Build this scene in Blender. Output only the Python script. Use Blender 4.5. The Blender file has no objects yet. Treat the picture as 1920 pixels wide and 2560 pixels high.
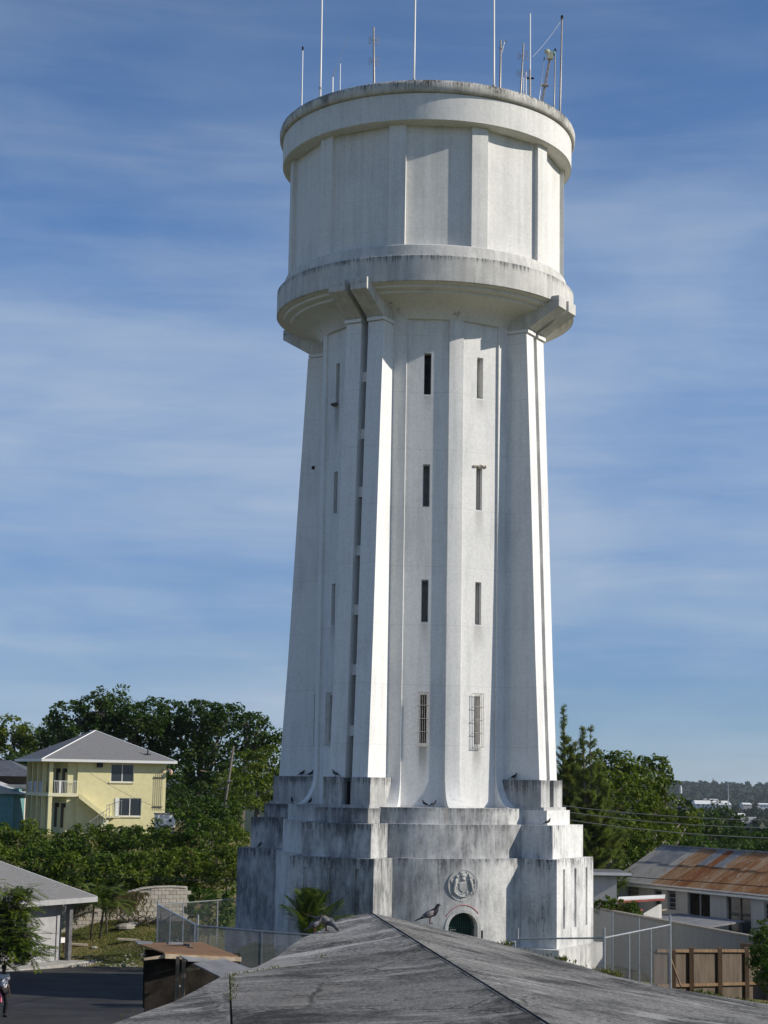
import bpy, bmesh, math, random
import numpy as np
from mathutils import Vector, Matrix
R=math.radians; PI=math.pi
SC=bpy.context.scene; COL=SC.collection
# ------------------------------------------------------------------ camera
F_PX=4370.0; PW,PH=1920.0,2560.0
PITCH=R(8.70); ROLL=R(0.95); EYE=Vector((0,0,7.0))
FWD=Vector((0,math.cos(PITCH),math.sin(PITCH))); UP0=Vector((0,-math.sin(PITCH),math.cos(PITCH))); R0=Vector((1,0,0))
RIGHT=R0*math.cos(ROLL)+UP0*math.sin(ROLL); UPV=UP0*math.cos(ROLL)-R0*math.sin(ROLL)
cam=bpy.data.cameras.new('camera'); co=bpy.data.objects.new('camera',cam); COL.objects.link(co)
cam.sensor_fit='VERTICAL'; cam.sensor_height=24.0; cam.lens=24.0*F_PX/PH
cam.clip_start=0.5; cam.clip_end=30000
co.matrix_world=Matrix((( RIGHT.x,UPV.x,-FWD.x,EYE.x),(RIGHT.y,UPV.y,-FWD.y,EYE.y),(RIGHT.z,UPV.z,-FWD.z,EYE.z),(0,0,0,1)))
SC.camera=co
# ------------------------------------------------------------------ sun, sky, exposure
SUN_AZ=R(83.5); SUN_EL=R(30)          # azimuth measured from the camera side (-Y) towards +X
sd=Vector((math.sin(SUN_AZ)*math.cos(SUN_EL),-math.cos(SUN_AZ)*math.cos(SUN_EL),math.sin(SUN_EL)))
sl=bpy.data.lights.new('sun','SUN'); sl.energy=4.4; sl.angle=R(0.53); sl.color=(1.0,0.93,0.82)
so=bpy.data.objects.new('sun',sl); COL.objects.link(so); so.rotation_euler=sd.to_track_quat('Z','Y').to_euler()
W=bpy.data.worlds.new('World'); SC.world=W; W.use_nodes=True
nt=W.node_tree; nt.nodes.clear(); N=nt.nodes.new; L=nt.links.new
wo=N('ShaderNodeOutputWorld'); bg=N('ShaderNodeBackground'); L(bg.outputs[0],wo.inputs[0])
sky=N('ShaderNodeTexSky'); sky.sky_type='NISHITA'; sky.sun_disc=False
sky.sun_elevation=SUN_EL; sky.sun_rotation=math.atan2(sd.x,sd.y); sky.altitude=30; sky.air_density=0.5; sky.dust_density=0.0; sky.ozone_density=4.0
tc=N('ShaderNodeTexCoord'); mp=N('ShaderNodeMapping'); mp.inputs['Rotation'].default_value=(0.0,R(-7),R(12)); mp.inputs['Scale'].default_value=(2.0,2.0,7.5)
L(tc.outputs['Generated'],mp.inputs[0])
n1=N('ShaderNodeTexNoise'); n1.inputs['Scale'].default_value=1.5; n1.inputs['Detail'].default_value=7; n1.inputs['Roughness'].default_value=0.52; n1.inputs['Distortion'].default_value=0.5
L(mp.outputs[0],n1.inputs['Vector'])
mp2=N('ShaderNodeMapping'); mp2.inputs['Location'].default_value=(3.1,1.7,0.4); mp2.inputs['Scale'].default_value=(1.6,1.6,4.2); L(tc.outputs['Generated'],mp2.inputs[0])
n2=N('ShaderNodeTexNoise'); n2.inputs['Scale'].default_value=1.6; n2.inputs['Detail'].default_value=4; L(mp2.outputs[0],n2.inputs['Vector'])
mp3=N('ShaderNodeMapping'); mp3.inputs['Rotation'].default_value=(0.0,R(-5),R(12)); mp3.inputs['Scale'].default_value=(3.4,3.4,30.0); L(tc.outputs['Generated'],mp3.inputs[0])
n3=N('ShaderNodeTexNoise'); n3.inputs['Scale'].default_value=2.2; n3.inputs['Detail'].default_value=9; n3.inputs['Roughness'].default_value=0.6; n3.inputs['Distortion'].default_value=0.8; L(mp3.outputs[0],n3.inputs['Vector'])
ma=N('ShaderNodeMath'); ma.operation='MULTIPLY_ADD'; ma.inputs[1].default_value=0.42; L(n1.outputs[0],ma.inputs[0])
mb=N('ShaderNodeMath'); mb.operation='MULTIPLY'; mb.inputs[1].default_value=0.43; L(n2.outputs[0],mb.inputs[0])
mb2=N('ShaderNodeMath'); mb2.operation='MULTIPLY_ADD'; mb2.inputs[1].default_value=0.13; L(n3.outputs[0],mb2.inputs[0]); L(mb.outputs[0],mb2.inputs[2]); L(mb2.outputs[0],ma.inputs[2])
cr=N('ShaderNodeMapRange'); cr.interpolation_type='SMOOTHSTEP'; cr.inputs['From Min'].default_value=0.34; cr.inputs['From Max'].default_value=0.65; cr.inputs['To Max'].default_value=0.84
L(ma.outputs[0],cr.inputs['Value'])
# the thin cloud sheet thins out towards the zenith
sx=N('ShaderNodeSeparateXYZ'); L(tc.outputs['Generated'],sx.inputs[0])
zr=N('ShaderNodeMapRange'); zr.inputs['From Min'].default_value=0.16; zr.inputs['From Max'].default_value=0.46; zr.inputs['To Min'].default_value=1.0; zr.inputs['To Max'].default_value=0.30; L(sx.outputs[2],zr.inputs['Value'])
mc=N('ShaderNodeMath'); mc.operation='MULTIPLY'; L(cr.outputs[0],mc.inputs[0]); L(zr.outputs[0],mc.inputs[1])
mx=N('ShaderNodeMix'); mx.data_type='RGBA'; L(mc.outputs[0],mx.inputs[0]); mx.inputs[7].default_value=(3.05,3.6,4.35,1)
tint=N('ShaderNodeMix'); tint.data_type='RGBA'; tint.blend_type='MULTIPLY'; tint.inputs[0].default_value=1.0
# tint that darkens the sky evenly all round towards the horizon
hr=N('ShaderNodeMapRange'); hr.interpolation_type='SMOOTHSTEP'; hr.inputs['From Min'].default_value=-0.02; hr.inputs['From Max'].default_value=0.30; L(sx.outputs[2],hr.inputs['Value'])
hc=N('ShaderNodeMix'); hc.data_type='RGBA'; hc.inputs[6].default_value=(0.42,0.43,0.455,1); hc.inputs[7].default_value=(0.94,1.06,1.06,1); L(hr.outputs[0],hc.inputs[0])
L(sky.outputs[0],tint.inputs[6]); L(hc.outputs[2],tint.inputs[7]); L(tint.outputs[2],mx.inputs[6]); L(mx.outputs[2],bg.inputs[0])
bg.inputs[1].default_value=0.145
SC.view_settings.view_transform='Standard'; SC.view_settings.look='None'; SC.view_settings.exposure=0.12; SC.view_settings.gamma=1.0
SC.view_settings.use_curve_mapping=False
SC.render.engine='CYCLES'
SC.cycles.max_bounces=8; SC.cycles.diffuse_bounces=3; SC.cycles.transparent_max_bounces=8; SC.cycles.volume_bounces=0
# ------------------------------------------------------------------ helpers
def ray(px,py): return FWD+RIGHT*((px-PW/2)/F_PX)-UPV*((py-PH/2)/F_PX)
def at(px,py,Y):
    v=ray(px,py); return EYE+v*((Y-EYE.y)/v.y)
def tag(o,label=None,cat=None,group=None,kind=None):
    if label: o['label']=label
    if cat: o['category']=cat
    if group: o['group']=group
    if kind: o['kind']=kind
    return o
def empty(name,loc,label,cat,group=None,rz=0):
    o=bpy.data.objects.new(name,None); COL.objects.link(o); o.location=loc; o.rotation_euler=(0,0,rz); o.empty_display_size=.3
    return tag(o,label,cat,group)
def place(name,me,mat,parent=None,smooth=False):
    if mat is not None:
        for m in (mat if isinstance(mat,(list,tuple)) else [mat]): me.materials.append(m)
    if smooth:
        me.polygons.foreach_set('use_smooth',[True]*len(me.polygons))
    o=bpy.data.objects.new(name,me); COL.objects.link(o)
    if parent is not None: o.parent=parent
    return o
def copy_tree(o,parent=None):
    c=o.copy(); COL.objects.link(c)
    if parent is not None: c.parent=parent
    for ch in list(o.children): copy_tree(ch,c)
    return c
class MB:
    def __init__(s): s.v=[]; s.f=[]; s.mi=[]; s.m=0
    def add(s,vs,fs):
        b=len(s.v); s.v+= [tuple(v) for v in vs]; s.f+=[tuple(b+i for i in f) for f in fs]; s.mi+=[s.m]*len(fs); return s
    def box(s,x0,x1,y0,y1,z0,z1,M=None):
        vs=[Vector(p) for p in ((x0,y0,z0),(x1,y0,z0),(x1,y1,z0),(x0,y1,z0),(x0,y0,z1),(x1,y0,z1),(x1,y1,z1),(x0,y1,z1))]
        if M is not None: vs=[M@v for v in vs]
        return s.add(vs,[(3,2,1,0),(4,5,6,7),(0,1,5,4),(1,2,6,5),(2,3,7,6),(3,0,4,7)])
    def hexa(s,p): return s.add(p,[(3,2,1,0),(4,5,6,7),(0,1,5,4),(1,2,6,5),(2,3,7,6),(3,0,4,7)])
    def tube(s,pts,rs,n=8,cap=True,flat=None):
        pts=[Vector(p) for p in pts]
        if not isinstance(rs,(list,tuple)): rs=[rs]*len(pts)
        rings=[]; prev=None
        for i,p in enumerate(pts):
            d=(pts[min(i+1,len(pts)-1)]-pts[max(i-1,0)])
            d=d.normalized() if d.length>1e-9 else Vector((0,0,1))
            if prev is None:
                a=Vector((0,0,1)) if abs(d.z)<.9 else Vector((1,0,0)); u=d.cross(a).normalized()
            else:
                u=prev-d*prev.dot(d); u=u.normalized() if u.length>1e-6 else d.orthogonal().normalized()
            prev=u; w=d.cross(u); r=rs[i]
            ra,rb=(r if isinstance(r,(tuple,list)) else (r,r))
            rings.append([p+u*(ra*math.cos(2*PI*k/n))+w*(rb*math.sin(2*PI*k/n)) for k in range(n)])
        vs=[v for r in rings for v in r]; fs=[]
        for i in range(len(pts)-1):
            for k in range(n):
                a=i*n+k; b=i*n+(k+1)%n; fs.append((a,b,b+n,a+n))
        if cap: fs.append(tuple(range(n-1,-1,-1))); fs.append(tuple((len(pts)-1)*n+k for k in range(n)))
        return s.add(vs,fs)
    def ell(s,c,r,M=None,nu=10,nv=7):
        vs=[];fs=[]
        for j in range(nv+1):
            th=PI*j/nv
            for i in range(nu):
                ph=2*PI*i/nu; v=Vector((r[0]*math.sin(th)*math.cos(ph),r[1]*math.sin(th)*math.sin(ph),r[2]*math.cos(th)))
                vs.append((M@v if M is not None else v)+Vector(c))
        for j in range(nv):
            for i in range(nu):
                a=j*nu+i;b=j*nu+(i+1)%nu; fs.append((a,a+nu,b+nu,b))
        return s.add(vs,fs)
    def prism(s,poly,dvec):
        n=len(poly); a=[Vector(p) for p in poly]; b=[p+Vector(dvec) for p in a]
        return s.add(a+b,[tuple(range(n-1,-1,-1)),tuple(range(n,2*n))]+[(i,(i+1)%n,n+(i+1)%n,n+i) for i in range(n)])
    def mesh(s,name):
        me=bpy.data.meshes.new(name); me.from_pydata(s.v,[],s.f)
        if s.m or any(s.mi): me.polygons.foreach_set('material_index',s.mi)
        me.update(); return me
    def build(s,name,mat,parent=None,smooth=False): return place(name,s.mesh(name),mat,parent,smooth)
def fixnormals(o):
    bm=bmesh.new(); bm.from_mesh(o.data); bmesh.ops.remove_doubles(bm,verts=bm.verts,dist=1e-5); bmesh.ops.recalc_face_normals(bm,faces=bm.faces); bm.to_mesh(o.data); bm.free(); return o
def autosmooth(o,ang=35):
    o.data.polygons.foreach_set('use_smooth',[True]*len(o.data.polygons))
    try: o.data.set_sharp_from_angle(angle=R(ang))
    except Exception: pass
    return o
# ------------------------------------------------------------------ materials
class NT:
    def __init__(s,name):
        s.mat=bpy.data.materials.new(name); s.mat.use_nodes=True; s.t=s.mat.node_tree; s.t.nodes.clear()
        s.out=s.n('ShaderNodeOutputMaterial'); s.tc=s.n('ShaderNodeTexCoord')
    def n(s,t): return s.t.nodes.new(t)
    def l(s,a,b): s.t.links.new(a,b)
    def noise(s,scale,detail=5,rough=.55,stretch=(1,1,1),loc=(0,0,0),dist=0,space='Object'):
        m=s.n('ShaderNodeMapping'); m.inputs['Scale'].default_value=stretch; m.inputs['Location'].default_value=loc; s.l(s.tc.outputs[space],m.inputs[0])
        t=s.n('ShaderNodeTexNoise'); t.inputs['Scale'].default_value=scale; t.inputs['Detail'].default_value=detail; t.inputs['Roughness'].default_value=rough; t.inputs['Distortion'].default_value=dist
        s.l(m.outputs[0],t.inputs['Vector']); return t.outputs[0]
    def rng(s,v,a,b,c=0.,d=1.):
        m=s.n('ShaderNodeMapRange'); m.interpolation_type='SMOOTHSTEP'
        for k,x in zip(('From Min','From Max','To Min','To Max'),(a,b,c,d)): m.inputs[k].default_value=x
        s.l(v,m.inputs['Value']); return m.outputs[0]
    def math(s,op,a,b):
        m=s.n('ShaderNodeMath'); m.operation=op; m.use_clamp=False
        for i,x in enumerate((a,b)):
            if isinstance(x,(int,float)): m.inputs[i].default_value=x
            else: s.l(x,m.inputs[i])
        return m.outputs[0]
    def mix(s,f,a,b,blend='MIX'):
        m=s.n('ShaderNodeMix'); m.data_type='RGBA'; m.blend_type=blend; m.clamp_factor=True
        for i,x in ((0,f),(6,a),(7,b)):
            if isinstance(x,(int,float)): m.inputs[i].default_value=x
            elif isinstance(x,tuple): m.inputs[i].default_value=(*x,1) if len(x)==3 else x
            else: s.l(x,m.inputs[i])
        return m.outputs[2]
    def bsdf(s,col,rough=.8,spec=.3,bump=None,bstr=.3,bdist=.02,metal=0):
        p=s.n('ShaderNodeBsdfPrincipled')
        if isinstance(col,tuple): p.inputs['Base Color'].default_value=(*col,1)
        else: s.l(col,p.inputs['Base Color'])
        p.inputs['Roughness'].default_value=rough; p.inputs['Specular IOR Level'].default_value=spec; p.inputs['Metallic'].default_value=metal
        if bump is not None:
            b=s.n('ShaderNodeBump'); b.inputs['Strength'].default_value=bstr; b.inputs['Distance'].default_value=bdist; s.l(bump,b.inputs['Height']); s.l(b.outputs[0],p.inputs['Normal'])
        s.l(p.outputs[0],s.out.inputs[0]); return s.mat
def grain(name,a,b,scale=8,rough=.8,stretch=(1,1,1),spec=.3,lo=.35,hi=.65,bstr=.25,bdist=.01,metal=0,detail=6):
    t=NT(name); n=t.noise(scale,detail,.6,stretch); return t.bsdf(t.mix(t.rng(n,lo,hi),a,b),rough,spec,n,bstr,bdist,metal)
def weathered(name,light,mid,dark,mid_amt=(.42,.62),dark_amt=(.55,.72),streak=(2.2,2.2,.16),blotch=.55,bstr=.25,ledges=(),seed=0,fine=(.9,1.04),rust=None,drips=(),joints=0):
    """painted render: vertical run-off streaks, mildew blotches, grime bands under/at ledges (z0 dark end, z1 clean end)"""
    t=NT(name)
    st=t.noise(1.6,8,.62,streak,(seed,seed*.7,0),.15); fs=t.noise(5.5,6,.6,(streak[0],streak[1],streak[2]*.5),(seed+3,0,1)); bl=t.noise(blotch,7,.65,(1,1,.8),(seed*1.3,4,2)); fn=t.noise(9,6,.7)
    a=t.math('ADD',t.math('MULTIPLY',st,.5),t.math('MULTIPLY',bl,.5))
    b=t.math('ADD',t.math('MULTIPLY',fs,.35),t.math('ADD',t.math('MULTIPLY',bl,.4),t.math('MULTIPLY',fn,.25)))
    if ledges:
        sp=t.n('ShaderNodeSeparateXYZ'); t.l(t.tc.outputs['Object'],sp.inputs[0])
        for z0,z1,s in ledges:
            g=t.math('MULTIPLY',t.rng(sp.outputs[2],min(z0,z1),max(z0,z1),1.0 if z0<z1 else 0.,0. if z0<z1 else 1.),t.rng(sp.outputs[2],z0-.02,z0+.02,0. if z0<z1 else 1.,1. if z0<z1 else 0.))
            b=t.math('ADD',b,t.math('MULTIPLY',t.math('MULTIPLY',g,fs),s))
    c=t.mix(t.rng(a,*mid_amt),light,mid); c=t.mix(t.rng(b,*dark_amt),c,dark)
    if drips or joints:
        s3=t.n('ShaderNodeSeparateXYZ'); t.l(t.tc.outputs['Object'],s3.inputs[0])
    for x,y,z,w,ln,s in drips:         # rust and dirt run-off below one opening
        dx=t.math('SUBTRACT',s3.outputs[0],x); dy=t.math('SUBTRACT',s3.outputs[1],y); dd=t.math('SQRT',t.math('ADD',t.math('MULTIPLY',dx,dx),t.math('MULTIPLY',dy,dy)),0)
        wob=t.math('ADD',dd,t.math('MULTIPLY',t.math('SUBTRACT',fs,.5),.28))
        k=t.math('MULTIPLY',t.rng(wob,w*.25,w,1.,0.),t.math('MULTIPLY',t.rng(s3.outputs[2],z-ln,z,0.,1.),t.rng(s3.outputs[2],z-.02,z+.02,1.,0.)))
        c=t.mix(t.math('MULTIPLY',k,s),c,(.20,.185,.16))
    if joints:                          # faint day-work joints of the concrete pours, broken up by noise
        zz=t.math('ADD',s3.outputs[2],t.math('MULTIPLY',bl,.10)); fr=t.math('ABSOLUTE',t.math('SUBTRACT',t.math('FRACT',t.math('DIVIDE',zz,joints),0),.5),0)
        k=t.math('MULTIPLY',t.rng(fr,0,.011,1.,0.),t.rng(fn,.42,.62,0,.55)); c=t.mix(k,c,(.34,.33,.31))
    if rust: 
        rn=t.noise(1.1,4,.6,(3,3,.3),(9,seed,5)); c=t.mix(t.rng(rn,.66,.78,0,.5),c,rust)
    c=t.mix(1.,c,t.mix(t.rng(fn,.3,.7),(fine[0],)*3,(fine[1],)*3),'MULTIPLY')
    h=t.math('ADD',t.math('MULTIPLY',fn,.5),t.math('MULTIPLY',bl,.8))
    return t.bsdf(c,.85,.25,h,bstr,.04)
def leafmat(name,a,b,c=None,scale=.9,trans=.35):
    t=NT(name); n=t.noise(scale,4,.6); m=t.noise(7.,2,.5)
    col=t.mix(t.rng(t.math('ADD',t.math('MULTIPLY',n,.6),t.math('MULTIPLY',m,.4)),.38,.62),a,b)
    if c: col=t.mix(t.rng(m,.6,.72),col,c)
    p=t.n('ShaderNodeBsdfPrincipled'); t.l(col,p.inputs['Base Color']); p.inputs['Roughness'].default_value=.55; p.inputs['Specular IOR Level'].default_value=.14
    tr=t.n('ShaderNodeBsdfTranslucent'); t.l(t.mix(1.,col,(1.1,1.3,.5),'MULTIPLY'),tr.inputs[0])
    mx=t.n('ShaderNodeMixShader'); mx.inputs[0].default_value=trans; t.l(p.outputs[0],mx.inputs[1]); t.l(tr.outputs[0],mx.inputs[2]); t.l(mx.outputs[0],t.out.inputs[0]); return t.mat
M={}
M['shaft']=weathered('whitewash_shaft',(.78,.775,.75),(.64,.64,.63),(.42,.42,.41),(.42,.66),(.64,.90),ledges=((25.95,25.0,.16),(5.9,7.6,.18)),seed=1,rust=(.5,.4,.3),joints=2.41,drips=[(4.36*math.sin(R(a)),-4.36*math.cos(R(a)),z,.30,l,s) for a,z,l,s in ((.75,8.33,1.6,.7),(31.25,8.33,1.4,.55),(.75,13.28,1.1,.3),(31.25,13.28,1.3,.35),(31.25,18.0,1.4,.35),(.75,22.7,1.0,.25),(31.25,22.7,.8,.3),(-58.75,22.7,2.4,.6),(-58.75,13.3,1.2,.4))])
M['fin']=weathered('whitewash_fins',(.80,.795,.775),(.66,.66,.65),(.36,.36,.355),(.46,.68),(.65,.90),ledges=((25.6,24.8,.1),(7.05,8.2,.16)),seed=2,joints=2.41)
M['tank']=weathered('whitewash_tank',(.75,.74,.70),(.62,.615,.585),(.40,.39,.37),(.42,.66),(.60,.86),streak=(2.6,2.6,.10),seed=4,joints=1.37)
M['cap']=weathered('mildewed_cap',(.66,.64,.59),(.48,.47,.43),(.07,.07,.065),(.4,.6),(.50,.68),ledges=((35.6,35.05,.20),),blotch=.8,seed=5,streak=(2.5,2.5,.5))
M['band']=weathered('mildewed_band',(.66,.645,.60),(.50,.49,.46),(.17,.17,.165),(.40,.60),(.55,.74),ledges=((28.1,27.6,.3),(26.9,27.2,.15)),seed=6)
M['soffit']=weathered('tank_soffit',(.72,.70,.65),(.60,.58,.54),(.16,.15,.135),(.5,.7),(.565,.66),blotch=.8,seed=7,streak=(1,1,1))
M['plinth']=weathered('mildewed_shade_plinth',(.60,.595,.575),(.29,.295,.295),(.11,.113,.115),(.36,.58),(.46,.64),streak=(1.5,1.5,.5),blotch=.5,bstr=.4,ledges=((4.0,3.3,.2),(5.3,4.7,.16),(5.95,5.6,.2)),seed=8,fine=(.8,1.08),rust=(.42,.33,.24))
M['drum']=weathered('mildewed_drum',(.66,.655,.63),(.40,.402,.40),(.15,.152,.155),(.40,.60),(.49,.66),streak=(1.5,1.5,.45),blotch=.45,bstr=.4,ledges=((4.0,3.5,.12),(5.3,4.9,.10),(5.95,5.7,.12)),seed=21,fine=(.82,1.06),rust=(.42,.33,.24))
M['plinth2']=weathered('weathered_sun_plinth',(.74,.735,.71),(.52,.52,.51),(.13,.13,.13),(.42,.62),(.52,.64),streak=(1.9,1.9,.4),blotch=.5,bstr=.4,ledges=((4.0,3.4,.14),(5.3,4.9,.12)),seed=12,fine=(.85,1.06),rust=(.5,.42,.34))
M['block']=weathered('stained_blocks',(.68,.67,.64),(.40,.40,.39),(.15,.15,.15),(.34,.56),(.50,.66),ledges=((7.1,6.5,.2),),seed=9)
M['relief']=weathered('relief_stone',(.50,.495,.475),(.36,.36,.35),(.16,.16,.16),(.38,.58),(.50,.68),seed=10)
M['roofc']=None
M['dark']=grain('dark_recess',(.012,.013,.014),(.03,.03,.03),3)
M['glass']=NT('window_glass').bsdf((.035,.045,.055),.12,.6)
M['slotglass']=grain('dusty_slot_glass',(.10,.105,.10),(.17,.17,.16),2.5,.35)
M['black']=NT('black_rubber').bsdf((.015,.015,.016),.5,.4)
M['galv']=grain('galvanised_steel',(.34,.35,.36),(.46,.47,.48),14,.42,metal=.6,bstr=.05)
M['whitepole']=NT('white_fibreglass').bsdf((.78,.77,.74),.4,.4)
M['pipe']=grain('weathered_pipe',(.33,.29,.25),(.48,.44,.40),20,.5,metal=.4)
M['bars']=grain('rusty_white_bars',(.55,.54,.52),(.35,.27,.2),20,.6)
M['green_iron']=grain('green_painted_iron',(.012,.055,.042),(.02,.08,.06),8,.5)
M['red_line']=NT('faded_red_paint').bsdf((.52,.17,.15),.8,.2)
# ------------------------------------------------------------------ water tower (local origin on its axis at the ground)
TX,TY=1.66,75.0
tower=empty('water_tower',(TX,TY,0),'tall white concrete water tower with ribbed shaft and round tank','water tower')
def TP(phi,r,z,t=0):
    a=R(phi); return Vector((r*math.sin(a)+t*math.cos(a),-r*math.cos(a)+t*math.sin(a),z))
def pbox(mb,phi,r0,r1,t0,t1,z0,z1,r1top=None):
    q=r1 if r1top is None else r1top
    P=[TP(phi,r0,z0,t0),TP(phi,r0,z0,t1),TP(phi,r1,z0,t1),TP(phi,r1,z0,t0),TP(phi,r0,z1,t0),TP(phi,r0,z1,t1),TP(phi,q,z1,t1),TP(phi,q,z1,t0)]
    # orientation: (r0,t0)->(r0,t1)->(r1,t1)->(r1,t0) seen from above is clockwise, so flip
    return mb.hexa([P[3],P[2],P[1],P[0],P[7],P[6],P[5],P[4]])
def lathe(mb,prof,n=144,a0=-180,a1=180):
    full=abs(a1-a0-360)<1e-6; m=n if full else n+1; vs=[];fs=[]
    for r,z in prof:
        for i in range(m): vs.append(TP(a0+(a1-a0)*i/n,r,z))
    k=len(prof)
    for j in range(k-1):
        for i in range(n):
            a=j*m+i; b=j*m+(i+1)%m; fs.append((a,a+m,b+m,b))
    return mb.add(vs,fs)
PIERS=[-29,61,-119,151]; QUADS=[16,-74,106,-164]
WZ=[(8.47,10.41),(13.31,15.06),(18.05,19.82),(22.75,24.50)]
def cylgrid(mb,r,azs,zs,skip=lambda a,z:False):
    vs=[TP(a,r(a),z) for z in zs for a in azs]; m=len(azs); fs=[]
    for j in range(len(zs)-1):
        for i in range(m-1):
            if not skip(.5*(azs[i]+azs[i+1]),.5*(zs[j]+zs[j+1])): fs.append((j*m+i,j*m+i+1,(j+1)*m+i+1,(j+1)*m+i))
    return mb.add(vs,fs)
RP=4.35; RS=4.52; PCEN=[q+s*15.25 for q in QUADS for s in (-1,1)]
def rpanel(a):
    for c in PCEN:      # flat panels between the pilasters
        d=((a-c+180)%360)-180
        if abs(d)<=11.4: return RP/math.cos(R(d))
    return 4.437
WAZ=[(q+s*15.25,1.95) for q in QUADS for s in (-1,1)]
az=set(float(a) for a in range(-180,181,3))
for c,h in WAZ:
    for a in (c-h,c+h,c-11.4,c+11.4): az.add(((a+180)%360)-180)
az=sorted(az); zs=sorted([5.9,7,12,17,21.5,25.2,26.3]+[z for p in WZ for z in p])
def inwin(a,z): return any(abs(((a-c+180)%360)-180)<h for c,h in WAZ) and any(p[0]<z<p[1] for p in WZ)
mb=MB(); cylgrid(mb,rpanel,az,zs,inwin)
for c,h in WAZ:                                   # window reveals
    for z0,z1 in WZ:
        for a,fl in ((c-h,0),(c+h,1)):
            f=[TP(a,RP,z0),TP(a,RP-.36,z0),TP(a,RP-.36,z1),TP(a,RP,z1)]; mb.add(f,[(0,1,2,3) if fl else (3,2,1,0)])
        for z,fl in ((z0,0),(z1,1)):
            f=[TP(c-h,RP,z),TP(c+h,RP,z),TP(c+h,RP-.36,z),TP(c-h,RP-.36,z)]; mb.add(f,[(0,1,2,3) if fl==0 else (3,2,1,0)])
sh=mb.build('shaft',M['shaft'],tower); autosmooth(sh,25)
# pilasters and corner strips, flaring outwards at the foot
def flare(z): 
    s=(7.35-z)/1.42
    return RS if s<=0 else RS+.80*(1-math.sqrt(max(0,1-min(s,1)**2)))
def strip(name,a0,a1,parent,n=6):
    zz=[26.15,22,17,12,8,7.35]+[7.35-1.42*math.sin(R(x)) for x in (15,30,45,60,72,82,90)]
    azs=[a0+(a1-a0)*i/n for i in range(n+1)]; mb=MB(); m=n+1
    vs=[TP(a,flare(z),z) for z in zz for a in azs]; fs=[]
    for j in range(len(zz)-1):
        for i in range(n): fs.append((j*m+i,(j+1)*m+i,(j+1)*m+i+1,j*m+i+1))
    b=len(vs)
    for z in zz: vs+= [TP(a0,RP-.05,z),TP(a1,RP-.05,z)]
    for j in range(len(zz)-1):
        fs.append((j*m,b+2*j,b+2*j+2,(j+1)*m)); fs.append((j*m+n,(j+1)*m+n,b+2*j+3,b+2*j+1))
    mb.add(vs,fs); o=mb.build(name,M['shaft'],parent); return autosmooth(o,40)
for q in QUADS:
    strip('pilaster',q-3.9,q+3.9,tower)
    strip('corner_strip',q-35.5,q-26.6,tower); strip('corner_strip',q+26.6,q+35.5,tower)
# lintel ring that closes the panels under the tank, then the stepped soffit
mb=MB(); lathe(mb,[(RP-.05,25.93),(RS+.004,25.93),(4.56,26.05),(4.75,26.30),(5.05,26.46),(5.5,26.58),(5.9,26.66),(5.92,26.76),(6.2,26.82),(6.22,26.92),(6.46,26.97)][::-1])
autosmooth(fixnormals(mb.build('tank_soffit',M['soffit'],tower)),35)
mb=MB(); lathe(mb,[(6.46,26.97),(6.53,27.0),(6.53,28.04),(6.50,28.07),(6.33,28.08),(6.20,28.58),(6.16,28.62),(5.8,28.64)])
autosmooth(fixnormals(mb.build('tank_base_band',M['band'],tower)),30)
mb=MB(); TA=[-12.8+16.3636+32.727*k for k in range(12)]; mb.add([TP(a-16.3636,6.015,z) for z in (28.6,33.85) for a in TA],[(i,i+1,i+13,i+12) for i in range(11)]); fixnormals(mb.build('tank_wall',M['tank'],tower))
for k in range(11):
    c=-12.8+k*32.727; a0,a1=c-3.35,c+3.35; mb=MB(); n=4
    A=[a0+(a1-a0)*i/n for i in range(n+1)]
    vs=[TP(a,6.10,z) for z in (28.55,33.85) for a in A]+[TP(a,5.84,z) for z in (28.55,33.85) for a in (a0,a1)]
    fs=[(i,i+1,i+6,i+5) for i in range(n)]+[(10,0,5,12),(4,11,13,9)]
    mb.add(vs,fs); autosmooth(mb.build('tank_pilaster',M['tank'],tower),30)
mb=MB(); lathe(mb,[(5.8,33.80),(6.32,33.80),(6.43,33.86),(6.44,34.98),(6.38,35.02),(6.2,35.03)]); autosmooth(fixnormals(mb.build('rim_fascia',M['tank'],tower)),30)
mb=MB(); lathe(mb,[(6.2,35.02),(6.52,35.02),(6.585,35.08),(6.60,35.35),(6.56,35.48),(6.44,35.55),(6.2,35.55),(6.15,35.42),(0.02,35.62)]); autosmooth(fixnormals(mb.build('rim_cap',M['cap'],tower)),50)
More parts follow.
